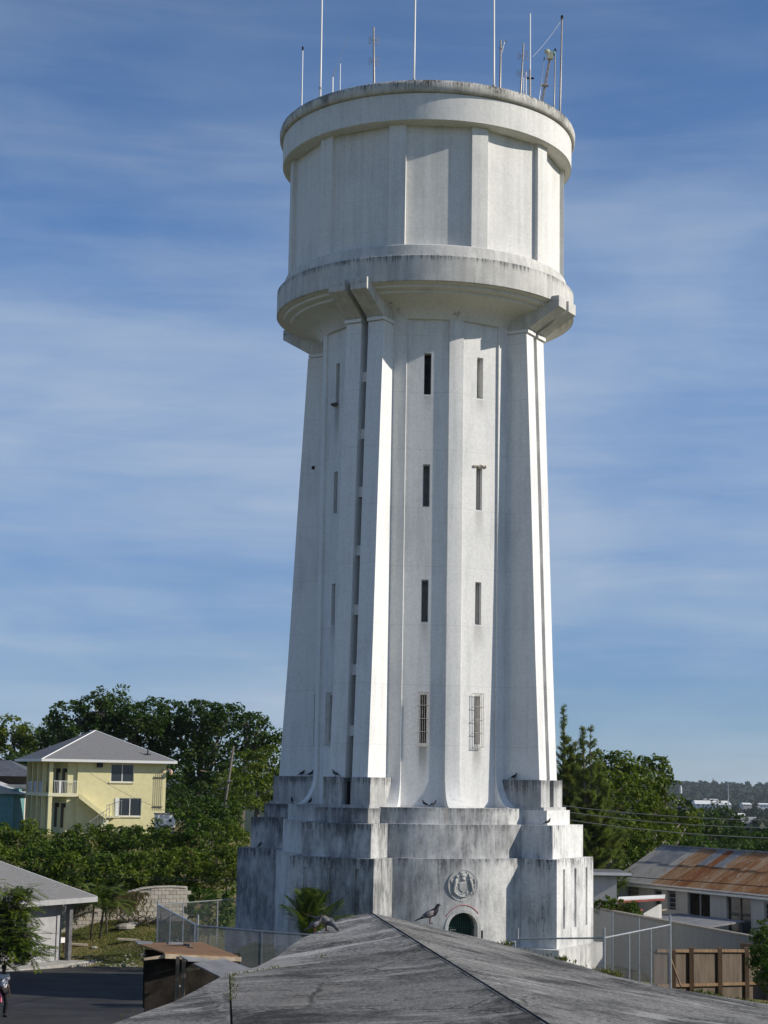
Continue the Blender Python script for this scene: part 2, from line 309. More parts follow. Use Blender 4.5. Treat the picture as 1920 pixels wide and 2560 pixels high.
# buttress fins in four pairs, with capitals, brackets, foot blocks and the struts in the slots
for p in PIERS:
    E=1.0 if p==-119 else 0.0          # the left-hand pier reaches further out
    PM=M['plinth2'] if p in (61,151) else M['plinth']  # real stains, but toned darker for shaded piers and paler for sunlit ones
    for s in (-1,1):
        t0,t1=sorted((.165*s,.88*s))
        mb=MB(); zl=[7.05,12,18.6,22,25.7]; rl=[5.97+.47*E,5.77+.36*E,5.56+.26*E,5.44+.2*E,5.31+.14*E]
        for i in range(4): pbox(mb,p,4.2,rl[i],t0,t1,zl[i],zl[i+1],rl[i+1])
        fixnormals(mb.build('buttress_fin',M['fin'],tower))
        a,b=sorted((.14*s,.92*s)); mb=MB(); pbox(mb,p,4.3,5.41,a,b,25.72,25.86); mb.build('capital',M['fin'],tower)
        a,b=sorted((.13*s,.90*s)); mb=MB()
        prof=[(4.3,25.86),(5.34,25.86),(6.80,26.70),(6.80,27.16),(4.3,27.16)]
        mb.prism([TP(p,r,z,a) for r,z in prof],TP(p,0,0,b-a)); fixnormals(mb.build('bracket',M['band'],tower))
        a,b=sorted((.20*s,1.08*s)); mb=MB(); pbox(mb,p,4.2,6.12+.48*E,a,b,5.97,7.08); mb.build('foot_block',M['block'],tower)
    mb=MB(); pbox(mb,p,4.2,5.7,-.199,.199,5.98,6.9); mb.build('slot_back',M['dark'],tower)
    for k in range(7):
        z=8.7+2.42*k; rr=5.97-(z-7)*.0355-.27
        mb=MB(); pbox(mb,p,4.2,rr,-.164,.164,z,z+.42,rr-.012); mb.build('slot_strut',M['fin'],tower)
    mb=MB(); pbox(mb,p,3.5,6.27+.5*E,-1.13,1.13,5.86,6.0); mb.build('foot_ledge',M['block'],tower)
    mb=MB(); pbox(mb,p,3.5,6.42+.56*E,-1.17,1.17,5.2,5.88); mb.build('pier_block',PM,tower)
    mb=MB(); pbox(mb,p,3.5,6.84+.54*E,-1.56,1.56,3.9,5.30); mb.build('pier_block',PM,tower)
    # lowest pier block with three sunk grooves in its outer face
    mb=MB(); r1,d=7.16+.68*E,1.88; G=[(-1.16,.2),(0,.2),(1.16,.2)]; ts=sorted([-d,d]+[c+e*w/2 for c,w in G for e in (-1,1)]); zz=[-2.6,1.30,3.60,4.0]
    for j in range(3):
        for i in range(len(ts)-1):
            g=(j==1 and i%2==1); rr=r1-.09 if g else r1; a,b=ts[i],ts[i+1]
            mb.add([TP(p,rr,zz[j],a),TP(p,rr,zz[j],b),TP(p,rr,zz[j+1],b),TP(p,rr,zz[j+1],a)],[(0,1,2,3)])
            if g:
                q=r1-.09
                mb.add([TP(p,r1,zz[1],a),TP(p,q,zz[1],a),TP(p,q,zz[2],a),TP(p,r1,zz[2],a)],[(0,1,2,3)])
                mb.add([TP(p,r1,zz[1],b),TP(p,r1,zz[2],b),TP(p,q,zz[2],b),TP(p,q,zz[1],b)],[(0,1,2,3)])
                mb.add([TP(p,r1,zz[1],a),TP(p,r1,zz[1],b),TP(p,q,zz[1],b),TP(p,q,zz[1],a)],[(0,1,2,3)])
                mb.add([TP(p,r1,zz[2],a),TP(p,q,zz[2],a),TP(p,q,zz[2],b),TP(p,r1,zz[2],b)],[(0,1,2,3)])
    for t,f in ((-d,0),(d,1)):
        q=[TP(p,3.5,-2.6,t),TP(p,r1,-2.6,t),TP(p,r1,4.0,t),TP(p,3.5,4.0,t)]; mb.add(q,[(0,1,2,3) if f==0 else (3,2,1,0)])
    mb.add([TP(p,3.5,4.0,-d),TP(p,r1,4.0,-d),TP(p,r1,4.0,d),TP(p,3.5,4.0,d)],[(0,1,2,3)])
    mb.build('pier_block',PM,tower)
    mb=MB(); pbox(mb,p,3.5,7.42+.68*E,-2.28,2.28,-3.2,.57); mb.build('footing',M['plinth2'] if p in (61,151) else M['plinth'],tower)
# drum walls between the piers
mb=MB(); lathe(mb,[(3.0,5.955),(5.50,5.93),(5.50,5.29)]); lathe(mb,[(5.4,5.31),(5.70,5.30),(5.70,3.99)]); fixnormals(mb.build('upper_drum',M['drum'],tower))
DAZ,DH,DZC,DR=16.3,5.75,1.36,.59
def archz(a):
    x=abs(a-DAZ)/DH
    return -3.0 if x>=1 else DZC+DR*math.sqrt(max(0,1-x*x))
azs=sorted(set([float(a) for a in range(-180,181,3)]+[DAZ+DH*math.sin(R(x)) for x in range(-90,91,6)]))
mb=MB(); RB=5.95
for i in range(len(azs)-1):
    a,b=azs[i],azs[i+1]; m=.5*(a+b); za,zb=(archz(a),archz(b)) if abs(m-DAZ)<DH else (-3,-3)
    if abs(m-DAZ)<DH: za=max(za,DZC); zb=max(zb,DZC)
    mb.add([TP(a,RB,za),TP(b,RB,zb),TP(b,RB,4.0),TP(a,RB,4.0)],[(0,1,2,3)])
    mb.add([TP(a,RB,4.0),TP(b,RB,4.0),TP(b,5.0,4.0),TP(a,5.0,4.0)],[(0,1,2,3)])
    if abs(m-DAZ)<DH: mb.add([TP(a,RB,za),TP(b,RB,zb),TP(b,RB-.55,zb),TP(a,RB-.55,za)],[(3,2,1,0)])
for a,f in ((DAZ-DH,0),(DAZ+DH,1)): mb.add([TP(a,RB,-3),TP(a,RB,DZC),TP(a,RB-.55,DZC),TP(a,RB-.55,-3)],[(0,1,2,3) if f==0 else (3,2,1,0)])
ld=mb.build('lower_drum',M['drum'],tower)
mb=MB(); lathe(mb,[(5.951,-3.2),(6.10,-3.2),(6.10,.35),(5.951,.35)]) ; fixnormals(mb.build('drum_footing',M['block'],tower)) if False else None
# arched doorway: raised surround, green iron gate, red painted arc above
mb=MB(); prev=None
for i in range(25):
    x=R(180-180*i/24); prev_=[(DAZ+(DH+e)*math.cos(x),DZC+(DR+e*.103)*math.sin(x)) for e in (0,1.25)]
    cur=[TP(prev_[0][0],5.972,prev_[0][1]),TP(prev_[1][0],5.972,prev_[1][1]),TP(prev_[1][0],5.93,prev_[1][1]),TP(prev_[0][0],5.93,prev_[0][1])]
    if prev: 
        for k in range(4): mb.add([prev[k],prev[(k+1)%4],cur[(k+1)%4],cur[k]],[(0,1,2,3)])
    prev=cur
for e in (-1,1):
    a,b=sorted((DAZ+e*DH,DAZ+e*(DH+1.25))); pbox(mb,.5*(a+b),5.93,5.972,-.065,.065,-3,DZC)
arch=fixnormals(mb.build('door_surround',M['block'],tower))
gate=MB()
ga=DAZ; rg=5.62
for k in range(-6,7):
    t=k*.085; h=DZC+math.sqrt(max(0,.56**2-t*t)) if abs(t)<.56 else DZC
    gate.tube([TP(ga,rg,-3,t),TP(ga,rg,h,t)],.014,5)
for z in (-.6,.3,.95,1.36): gate.tube([TP(ga,rg+.02,z,-.57),TP(ga,rg+.02,z,.57)],.02,5)
gt=gate.build('iron_gate',M['green_iron'],tower)
mb=MB()
for k in range(-3,0): mb.ell(TP(ga,rg+.03,1.28,k*.085-.15),(.028,.028,.03),None,6,4)
mb.build('gate_boss',M['galv'],gt)
mb=MB(); pbox(mb,DAZ,5.2,5.41,-.75,.75,-3,2.2); mb.build('door_backing',NT('dark_green_door').bsdf((.006,.03,.024),.5,.4),tower)
mb=MB(); pts=[]
for i in range(15):
    x=R(150-112*i/14); pts.append(TP(DAZ+.1+7.6*math.cos(x),5.956,DZC+.02+.86*math.sin(x)))
mb.tube(pts,.014,4); mb.build('painted_arc',M['red_line'],tower)
# round coat-of-arms medallion in relief over the door
MZ,MR=2.99,.625; ML=TP(DAZ-.2,5.95,MZ)
mu=TP(DAZ-.2,0,0,1); mn=TP(DAZ-.2,1,0)
def MP(x,y,h=0): return ML+mu*x+Vector((0,0,1))*y+mn*(h*.26)
mb=MB(); n=40
rings=[(MR,-.02),(MR,.03),(MR-.04,.04),(MR-.06,.012),(MR-.10,.012),(0.001,.018)]
vs=[MP(r*math.cos(2*PI*i/n),r*math.sin(2*PI*i/n),h) for r,h in rings for i in range(n)]
mb.add(vs,[(j*n+i,j*n+(i+1)%n,(j+1)*n+(i+1)%n,(j+1)*n+i) for j in range(5) for i in range(n)])
med=mb.build('medallion',M['drum'],tower); fixnormals(med)
mb=MB(); mb.prism([MP(x,y,.01) for x,y in ((-.15,.10),(-.15,-.10),(-.10,-.20),(0,-.26),(.10,-.20),(.15,-.10),(.15,.10),(0,.08))],mn*.03); fixnormals(mb.build('shield',M['relief'],med))
MM=Matrix((mu,mn,Vector((0,0,1)))).transposed()
for s in (-1,1):
    mb=MB(); mb.tube([MP(s*.42,-.34,.05),MP(s*.36,-.1,.06),MP(s*.31,.12,.06),MP(s*.27,.26,.05)],[.03,.06,.075,.04],7); mb.ell(MP(s*.25,.33,.05),(.055,.055,.07)); mb.tube([MP(s*.3,.16,.08),MP(s*.2,.05,.09)],.022,5); mb.tube([MP(s*.4,-.3,.05),MP(s*.22,-.36,.05)],.03,6); mb.tube([MP(s*.45,.05,.04),MP(s*.5,.18,.04),MP(s*.44,.24,.04)],.025,5)
    mb.build('supporter',M['relief'],med,True)
mb=MB(); mb.ell(MP(0,.24,.04),(.1,.06,.08),MM); mb.ell(MP(0,.37,.04),(.12,.05,.07),MM); 
for k in range(-2,3): mb.tube([MP(0,.36,.04),MP(k*.06,.47-.01*abs(k),.04)],.022,5)
mb.build('crest',M['relief'],med,True)
mb=MB(); mb.tube([MP(.44*math.sin(R(a)),-.47*math.cos(R(a))+.03,.04) for a in range(-62,63,12)],[(.05,.025)]*11,6); mb.build('scroll',M['relief'],med,True)
rg=random.Random(5); mb=MB()
for k in range(70):
    a=rg.uniform(0,6.28); r=rg.uniform(.16,.52); q=MP(r*math.cos(a),r*math.sin(a),.02); d=rg.uniform(.02,.055); mb.tube([q-mu*d*math.sin(a*3),q+mn*.012,q+Vector((0,0,1))*d],[.012,.022,.01],5)
for k in range(44): a=2*PI*k/44; mb.ell(MP(.575*math.cos(a),.575*math.sin(a),.015),(.016,.016,.02),None,5,3)
tag(mb.build('carved_foliage',M['relief'],med,True),kind='stuff')
# window fills: dusty glass, iron grilles on the lowest row, a shutter remnant and a broken lintel
for c,h in WAZ:
    ac=((c+180)%360)-180
    vis=ac in [((q+s*15.25+180)%360)-180 for q in (16,-74) for s in (-1,1)]
    for k,(z0,z1) in enumerate(WZ):
        w=MB(); w.add([TP(c-h,RP-.36,z0),TP(c+h,RP-.36,z0),TP(c+h,RP-.36,z1),TP(c-h,RP-.36,z1)],[(0,1,2,3)])
        wo_=w.build('window',M['dark'] if k in (3,0) else M['slotglass'],tower)
        if not vis: continue
        if k in (1,2):
            f=MB(); 
            for t in (-.135,.135): pbox(f,c,RP-.2,RP-.14,t-.018,t+.018,z0+.003,z1-.003)
            pbox(f,c,RP-.2,RP-.14,-.116,.116,z0+.003,z0+.05); pbox(f,c,RP-.2,RP-.14,-.116,.116,z1-.05,z1-.003)
            f.build('frame',M['galv'],wo_)
        if k==0:
            g=MB(); gr=RP+.14
            for i in range(6):
                t=-.2+.08*i; g.tube([TP(c,gr,z0-.12,t),TP(c,gr,z1+.1,t)],.011,5)
            for z in (z0-.12,z0+.45,z0+.97,z0+1.5,z1+.1):
                g.tube([TP(c,gr+.01,z,-.22),TP(c,gr+.01,z,.22)],.012,5)
                for t in (-.2,.2): g.tube([TP(c,gr,z,t),TP(c,RP-.02,z,t)],.01,4)
            g.build('grille',M['bars'],wo_)
mb=MB(); rng=random.Random(3)
a=16+15.25
for i in range(9): mb.ell(TP(a,RP+.015,19.86+rng.uniform(-.02,.05),-.28+.07*i),(.07,.06,rng.uniform(.04,.08)),None,6,4)
mb.build('broken_lintel',grain('crumbling_render',(.5,.45,.36),(.25,.2,.15),7),tower)
mb=MB(); a=-74+15.25; mb.tube([TP(a,RP+.02,22.72,-.24),TP(a,RP+.22,22.70,-.08),TP(a,RP+.05,22.74,.1)],.06,6); mb.build('broken_sill',grain('spalled_sill',(.08,.07,.065),(.2,.18,.16),7),tower)
# spalled patches and small things on the render
rng=random.Random(11)
for k in range(16):
    a=rng.uniform(2,46); 
    r,z=[(5.30,26.53),(5.7,26.70)][k%2]
    continue
    m=MB(); m.ell(TP(a,r,z),(rng.uniform(.12,.32),rng.uniform(.1,.2),.035),None,8,4); m.build('spalled_patch',grain('spalled_concrete',(.16,.15,.13),(.34,.32,.29),5) if k==0 else bpy.data.materials['spalled_concrete'],tower)
mb=MB(); mb.prism([TP(-119,r,25.2+z,.885) for r,z in ((5.0,0),(5.16,0),(5.16,.16),(5.0,.16))],TP(-119,0,0,.02)); 
mb=MB(); pbox(mb,-119,4.97,5.12,.87,.90,20.6,20.75); mb.build('vent_hole',M['dark'],tower)
# ------------------------------------------------------------------ ground
CP=[(1.7,75,.2),(-7,75,.2),(-8,68,-.2),(10.5,72,-.9),(9,62,.1),(9,55,.6),(12,60,-.35),(16,64,-.5),(7,50,1.3),(3,48,1.5),(-1,46,.8),(-4.5,46,.5),(-9,46,-1.2),(-5,40,.3),(-9,40,-1.4),(-6,34,0),
 (0,30,1.0),(6,30,1.6),(12,38,1.2),(0,15,.5),(-10,20,-1),(12,15,.5),(-12,55,-2.7),(-25,60,-2.7),(-20,72,-2.7),(-10,66,-1.6),(-13.5,88.5,-2.0),(-17,90,-1.9),(-16,92.5,-1.45),(-10,92,-1.0),(-14.5,96.5,-.45),(-9,90,-.9),(-9,80,-.6),
 (-20,101,.0),(-12,103,.4),(-15,110,1),(-24,112,.9),(-32,150,2.0),(-25,152,2.0),(-40,150,2.0),(-22,128,1.2),(-10,125,.6),(-30,190,2.5),(-60,170,2),(0,125,-.2),(15,112,-1.8),(12,90,-1.6),(18,84,-1.8),(22,95,-2),(30,150,-5),(60,140,-6),(0,190,-1),(45,200,-9),(0,260,-5),(-80,260,0),(90,230,-12),(40,100,-3.5),(40,60,-2),(-45,90,-2)]
CPA=np.array(CP)
LOTZ=lambda y:-2.22+np.clip(87-y,0,40)*.038
def hgt(x,y):
    x=np.asarray(x,float); y=np.asarray(y,float)
    d2=(x[...,None]-CPA[:,0])**2+(y[...,None]-CPA[:,1])**2+2.0
    w=d2**-1.6; h=(w*CPA[:,2]).sum(-1)/w.sum(-1)
    far=np.clip((np.hypot(x,y-60)-170)/380,0,1); far=far*far*(3-2*far)
    h=h*(1-far)+(-25)*far
    # the levelled asphalt lot
    dx=np.maximum(np.maximum(-40-x,x+7.0),0); dy=np.maximum(np.maximum(54-y,y-87.3),0); m=np.clip(1-np.hypot(dx,dy)/1.6,0,1)
    m=m*m*(3-2*m); return h*(1-m)+LOTZ(y)*m
def H(x,y): return float(hgt(np.array([x]),np.array([y]))[0])
def grid(x0,x1,nx,y0,y1,ny,fn):
    X,Y=np.meshgrid(np.linspace(x0,x1,nx),np.linspace(y0,y1,ny)); Z=fn(X,Y)
    v=np.stack([X,Y,Z],-1).reshape(-1,3); i=np.arange(nx*ny).reshape(ny,nx)
    f=np.stack([i[:-1,:-1],i[:-1,1:],i[1:,1:],i[1:,:-1]],-1).reshape(-1,4); return v,f
def npmesh(name,v,f):
    me=bpy.data.meshes.new(name); nv,nf,k=len(v),len(f),f.shape[1]
    me.vertices.add(nv); me.vertices.foreach_set('co',np.asarray(v,np.float32).ravel())
    me.loops.add(nf*k); me.loops.foreach_set('vertex_index',np.asarray(f,np.int32).ravel())
    me.polygons.add(nf); me.polygons.foreach_set('loop_start',np.arange(0,nf*k,k,dtype=np.int32)); me.polygons.foreach_set('loop_total',np.full(nf,k,np.int32))
    me.update(); me.validate(); return me
# one sheet: fine near the tower, stretched out to the horizon
def axis(c,near,far,n):
    u=np.linspace(-1,1,n); s=np.sign(u)*np.abs(u)
    return c+near*s+far*np.sign(u)*np.abs(u)**7
ax=axis(-2,75,9000,281); ay=axis(80,75,9000,281)
X,Y=np.meshgrid(ax,ay); rngn=np.random.default_rng(5)
Z=hgt(X,Y)
# low hills on the horizon
hill=np.clip((Y-2600)/1500,0,1); hill=hill*hill*(3-2*hill)
Z=Z+hill*(29.5+5*np.sin(X/420+.7)+3*np.sin(X/170))
v=np.stack([X,Y,Z],-1).reshape(-1,3); i=np.arange(281*281).reshape(281,281); f=np.stack([i[:-1,:-1],i[:-1,1:],i[1:,1:],i[1:,:-1]],-1).reshape(-1,4)
t=NT('grassy_ground'); a=t.noise(.35,6,.6); b=t.noise(2.6,6,.65); c=t.noise(14,4,.7)
col=t.mix(t.rng(a,.40,.60),(.085,.105,.030),(.22,.17,.085)); col=t.mix(t.rng(b,.5,.68),col,(.06,.085,.022)); col=t.mix(t.rng(c,.6,.75),col,(.30,.26,.19))
sp=t.n('ShaderNodeSeparateXYZ'); t.l(t.tc.outputs['Object'],sp.inputs[0]); col=t.mix(t.rng(sp.outputs[1],140,260),col,(.020,.032,.012))
M['ground']=t.bsdf(col,.95,.1,c,.6,.05)
gr=place('ground',npmesh('ground',v,f),M['ground'],None,True); tag(gr,kind='structure')
t=NT('old_asphalt'); a=t.noise(.5,5); b=t.noise(20,5,.7); col=t.mix(t.rng(a,.35,.65),(.022,.022,.024),(.042,.041,.040)); col=t.mix(t.rng(b,.5,.75),col,(.065,.064,.062))
M['asphalt']=t.bsdf(col,.9,.25,b,.4,.01)
v,f=grid(-36,-7.6,44,52.5,87.0,44,lambda X,Y:LOTZ(Y)+.035+.02*np.sin(X*.7)*np.sin(Y*.5))
tag(place('asphalt_lot',npmesh('asphalt_lot',v,f),M['asphalt'],None,True),kind='structure')
# stony bank between the lot and the lawn
def scatter_rocks(name,n,xr,yr,size,mat,seed,label=None,cond=None):
    rg=random.Random(seed); mb=MB(); k=0
    while k<n:
        x,y=rg.uniform(*xr),rg.uniform(*yr)
        if cond and not cond(x,y): continue
        k+=1; s=size*rg.uniform(.4,1.4); z=H(x,y); Mx=Matrix.Rotation(rg.uniform(0,6.28),3,'Z')@Matrix.Rotation(rg.uniform(-.4,.4),3,'X')
        mb.ell((x,y,z+s*.15),(s,s*rg.uniform(.6,.9),s*.5),Mx,6,4)
    o=mb.build(name,mat); return tag(o,kind='stuff')
M['limestone']=grain('pale_limestone',(.22,.20,.17),(.36,.34,.30),3,bstr=.5)
scatter_rocks('bank_rubble',170,(-16.5,-9.0),(87.2,88.8),.085,M['limestone'],4)
# lawn grass blades
def blades(name,n,xr,yr,h,w,mat,seed,cond=None,zf=None,parent=None):
    rg=np.random.default_rng(seed); x=rg.uniform(*xr,n); y=rg.uniform(*yr,n)
    if cond is not None: k=cond(x,y); x,y=x[k],y[k]
    n=len(x); z=(zf or hgt)(x,y); a=rg.uniform(0,2*PI,n); hh=h*rg.uniform(.5,1.3,n); ww=w*rg.uniform(.6,1.3,n); lx=rg.normal(0,.35,n)*hh; ly=rg.normal(0,.35,n)*hh
    p=np.stack([x,y,z-.02],-1); d=np.stack([np.cos(a),np.sin(a),0*a],-1)*ww[:,None]/2; tip=p+np.stack([lx,ly,hh],-1); mid=p+np.stack([lx*.35,ly*.35,hh*.55],-1)
    v=np.stack([p-d,p+d,mid+d*.8,tip,mid-d*.8],1).reshape(-1,3); b=np.arange(n)[:,None]*5; f=b+np.array([[0,1,2,4]]); f2=b+np.array([[4,2,3]])
    me=bpy.data.meshes.new(name); me.from_pydata(v.tolist(),[],f.tolist()+f2.tolist()); me.update()
    return place(name,me,mat,parent)
M['grass']=leafmat('lawn_grass',(.115,.135,.030),(.22,.185,.070),(.30,.24,.12),.5,.3)
M['drygrass']=leafmat('dry_grass',(.16,.14,.05),(.26,.2,.1),None,.7,.2)
M['weed']=leafmat('wild_weeds',(.065,.085,.018),(.14,.14,.045),(.26,.2,.10),1.2,.3)
tag(blades('lawn_grass',15000,(-18,-8.5),(87.8,97),.08,.06,M['grass'],3),kind='stuff')
tag(blades('terrace_grass',3000,(-9,12),(44,66),.12,.06,M['weed'],6,cond=lambda x,y:(np.hypot(x-TX,y-TY)>9.2)&(np.abs(x-2)>2)),kind='stuff')
# ------------------------------------------------------------------ concrete roof of the fort in front
D_=lambda px,py,Y:at(px,py,Y)
P0=at(926,2281,30.0); PR=at(1430,2596,20.6)                      # apex and the front hip
Lpts=[at(895,2287,29.9),at(853,2296,29.6),at(800,2325,28.9),at(750,2347,28.2),at(690,2392,26.9),at(640,2418,25.6),at(573,2431,24.6)]
Llow=[at(573,2431,24.6),at(440,2502,22.6),at(300,2552,21.0),at(150,2610,19.3)]
FJ=[at(573,2437,24.55),at(700,2418,25.2),at(834,2401,25.8),at(980,2386,26.3),at(1088,2382,26.66)]
VJ=at(583,2605,19.9)
Rpts=[at(1000,2300,30.4),at(1057,2316,30.6),at(1118,2331,30.6),at(1234,2353,30.3),at(1330,2380,29.9),at(1450,2414,29.3),at(1541,2441,28.8),at(1665,2470,28.0),at(1795,2494,27.2),at(1940,2514,26.6),at(2150,2560,25.2)]
def on_hip(t): return P0.lerp(PR,t)
def roofmat(name,ang,dark,seed):
    """aged concrete: blotches of black mould with pale worn streaks that follow the run-off direction"""
    t=NT(name); mp=t.n('ShaderNodeMapping'); mp.inputs['Rotation'].default_value=(0,0,R(ang)); t.l(t.tc.outputs['Object'],mp.inputs[0])
    def nz(scale,det,ro,st,loc=(0,0,0),dist=0):
        m=t.n('ShaderNodeMapping'); m.inputs['Scale'].default_value=st; m.inputs['Location'].default_value=loc; t.l(mp.outputs[0],m.inputs[0]); n=t.n('ShaderNodeTexNoise'); n.inputs['Scale'].default_value=scale; n.inputs['Detail'].default_value=det; n.inputs['Roughness'].default_value=ro; n.inputs['Distortion'].default_value=dist; t.l(m.outputs[0],n.inputs['Vector']); return n.outputs[0]
    s1=nz(1.3,9,.66,(.42,1.15,1.15),(seed,0,0),.8); s2=nz(2.1,9,.68,(.16,1.3,1.3),(seed,3,0),.5); bl=nz(.55,8,.68,(.8,1,1),(0,seed,0),.6); fn=nz(16,7,.72,(1,1,1)); sp=nz(42,3,.6,(1,1,1))
    v=t.math('ADD',t.math('MULTIPLY',s1,.45),t.math('ADD',t.math('MULTIPLY',bl,.40),t.math('MULTIPLY',fn,.15)))
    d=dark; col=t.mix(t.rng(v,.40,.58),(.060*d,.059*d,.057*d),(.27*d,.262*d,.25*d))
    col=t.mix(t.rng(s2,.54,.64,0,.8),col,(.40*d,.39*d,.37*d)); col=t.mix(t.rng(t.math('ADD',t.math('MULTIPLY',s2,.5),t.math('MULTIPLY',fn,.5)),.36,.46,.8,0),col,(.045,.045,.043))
    col=t.mix(t.rng(bl,.60,.72,0,.35),col,(.22,.17,.12))
    col=t.mix(1.,col,t.mix(t.rng(fn,.3,.7),(.72,.72,.72),(1.15,1.15,1.13)),'MULTIPLY'); col=t.mix(1.,col,t.mix(t.rng(sp,.35,.65),(.85,.85,.85),(1.1,1.1,1.1)),'MULTIPLY')
    m=t.n('ShaderNodeMapping'); m.inputs['Scale'].default_value=(.30,.42,.42); m.inputs['Location'].default_value=(seed,seed,0); t.l(mp.outputs[0],m.inputs[0]); wv=t.n('ShaderNodeVectorMath'); wv.operation='ADD'; t.l(m.outputs[0],wv.inputs[0]); wn=t.n('ShaderNodeMath'); wn.operation='MULTIPLY'; wn.inputs[1].default_value=.35; t.l(s1,wn.inputs[0]); t.l(wn.outputs[0],wv.inputs[1])
    vo=t.n('ShaderNodeTexVoronoi'); vo.feature='DISTANCE_TO_EDGE'; vo.inputs['Scale'].default_value=1.0; t.l(wv.outputs[0],vo.inputs['Vector'])
    ck=t.math('MULTIPLY',t.rng(vo.outputs['Distance'],.004,.013,1.,0.),t.rng(bl,.44,.56,0,.8)); col=t.mix(ck,col,(.03,.03,.026)); ck2=t.math('MULTIPLY',t.rng(vo.outputs['Distance'],.013,.035,1.,0.),t.rng(fn,.45,.6,0,.4)); col=t.mix(ck2,col,(.36*d,.35*d,.33*d))
    return t.bsdf(col,.92,.15,t.math('ADD',t.math('MULTIPLY',fn,.6),t.math('MULTIPLY',v,1.5)),.7,.03)
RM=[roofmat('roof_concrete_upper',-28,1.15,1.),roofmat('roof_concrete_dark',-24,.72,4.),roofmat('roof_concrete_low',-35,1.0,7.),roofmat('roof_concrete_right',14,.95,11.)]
M['roofc']=RM[0]
M['joint']=grain('mossy_joint',(.02,.022,.016),(.05,.05,.035),6)
roof=empty('fort_roof',P0-Vector((0,0,5)),'large weathered grey concrete hipped roof filling the foreground','concrete roof')
RL=lambda p:Vector(p)-roof.location
def slab(top,mi,thick=.14,inset=.015,name='roof_slab'):
    c=sum(top,Vector())/len(top); top=[p+(c-p).normalized()*inset for p in top]; n=len(top)
    bm=bmesh.new(); tv=[bm.verts.new(RL(p)) for p in top]; bv=[bm.verts.new(RL(p-Vector((0,0,thick)))) for p in top]
    bm.faces.new(tv); bm.faces.new(bv[::-1])
    for i in range(n): bm.faces.new((tv[i],bv[i],bv[(i+1)%n],tv[(i+1)%n]))
    bmesh.ops.triangulate(bm,faces=[f for f in bm.faces if len(f.verts)>4]); bmesh.ops.recalc_face_normals(bm,faces=bm.faces)
    me=bpy.data.meshes.new(name); bm.to_mesh(me); bm.free(); o=place(name,me,RM[mi],roof); return o
hipj=on_hip(.36)
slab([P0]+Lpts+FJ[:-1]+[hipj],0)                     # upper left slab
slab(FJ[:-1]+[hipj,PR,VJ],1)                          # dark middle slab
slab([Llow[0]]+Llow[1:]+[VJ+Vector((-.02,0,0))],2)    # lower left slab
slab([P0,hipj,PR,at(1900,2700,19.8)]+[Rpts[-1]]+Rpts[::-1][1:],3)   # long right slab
mb=MB()
def low(p,d=.10): return RL(p-Vector((0,0,d)))
full=[P0]+Lpts+Llow[1:]+[VJ,PR,at(1900,2700,19.8),Rpts[-1]]+Rpts[::-1][1:]
top=[low(p) for p in full]; bot=[Vector((p.x,p.y,0.0))+Vector((0,0,.0)) for p in top]
base=[Vector((p.x,p.y,-6.0)) for p in top]
cidx=len(top); vs=top+base+[low(on_hip(.5),.14)]; n=len(top)
mb.add(vs,[(i,(i+1)%n,2*n) for i in range(n)]+[(i,n+i,n+(i+1)%n,(i+1)%n) for i in range(n)])
wl=mb.build('roof_deck',M['joint'],roof); fixnormals(wl)
# narrow raised fillets of mortar along the hip and the joints
def edge(p,q,n): return [p.lerp(q,i/n) for i in range(n+1)]
mb=MB(); mb.tube([RL(p)+Vector((0,0,-.004)) for p in edge(P0,PR,10)],[.016]*11,5); mb.build('hip_joint',M['dark'],roof)
mb=MB(); off=Vector((-.05,.0,-.012)); mb.tube([RL(p)+off for p in edge(P0,PR,24)],[.013+.006*math.sin(k*2.3) for k in range(25)],5); mb.build('mortar_fillet',RM[0],roof)
# weeds in the joints and along the edges
def tufts(name,pts,per,spread,h,w,mat,seed):
    rg=random.Random(seed); V=[];Fq=[]
    for p in pts:
        for k in range(per):
            b=Vector(p)+Vector((rg.gauss(0,spread),rg.gauss(0,spread),-.015)); a=rg.uniform(0,6.28); hh=h*rg.uniform(.4,1.4); ww=w*rg.uniform(.6,1.4); lean=Vector((rg.gauss(0,.5),rg.gauss(0,.5),1)).normalized()*hh
            d=Vector((math.cos(a),math.sin(a),0))*ww/2; i=len(V); V+=[b-d*.4,b+d*.4,b+lean*.55+d,b+lean,b+lean*.55-d]; Fq+=[(i,i+1,i+2,i+4),(i+4,i+2,i+3)]
    me=bpy.data.meshes.new(name); me.from_pydata([tuple(v) for v in V],[],Fq); me.update(); return place(name,me,mat)
def along(pts,step,jit,seed,keep=1.0):
    rg=random.Random(seed); out=[]
    for a,b in zip(pts,pts[1:]):
        n=max(1,int((b-a).length/step))
        for i in range(n):
            if rg.random()<keep: out.append(a.lerp(b,(i+rg.random())/n)+Vector((rg.gauss(0,jit),rg.gauss(0,jit),0)))
    return out
rg=random.Random(8); wp=[]
for k,p in enumerate(along(Rpts[3:-1],.12,.06,9,.6)):
    if math.sin(k*.23)+rg.uniform(-.9,.9)>.15: wp.append(p)
tag(tufts('edge_weeds',wp,9,.05,.055,.02,M['weed'],21),kind='stuff')
bushy=[at(px,py,Y) for px,py,Y in ((1530,2436,28.9),(1515,2431,29.0),(1545,2441,28.8),(1405,2400,29.6),(1268,2362,30.1),(1770,2490,27.3),(1790,2494,27.2),(1750,2484,27.5))]
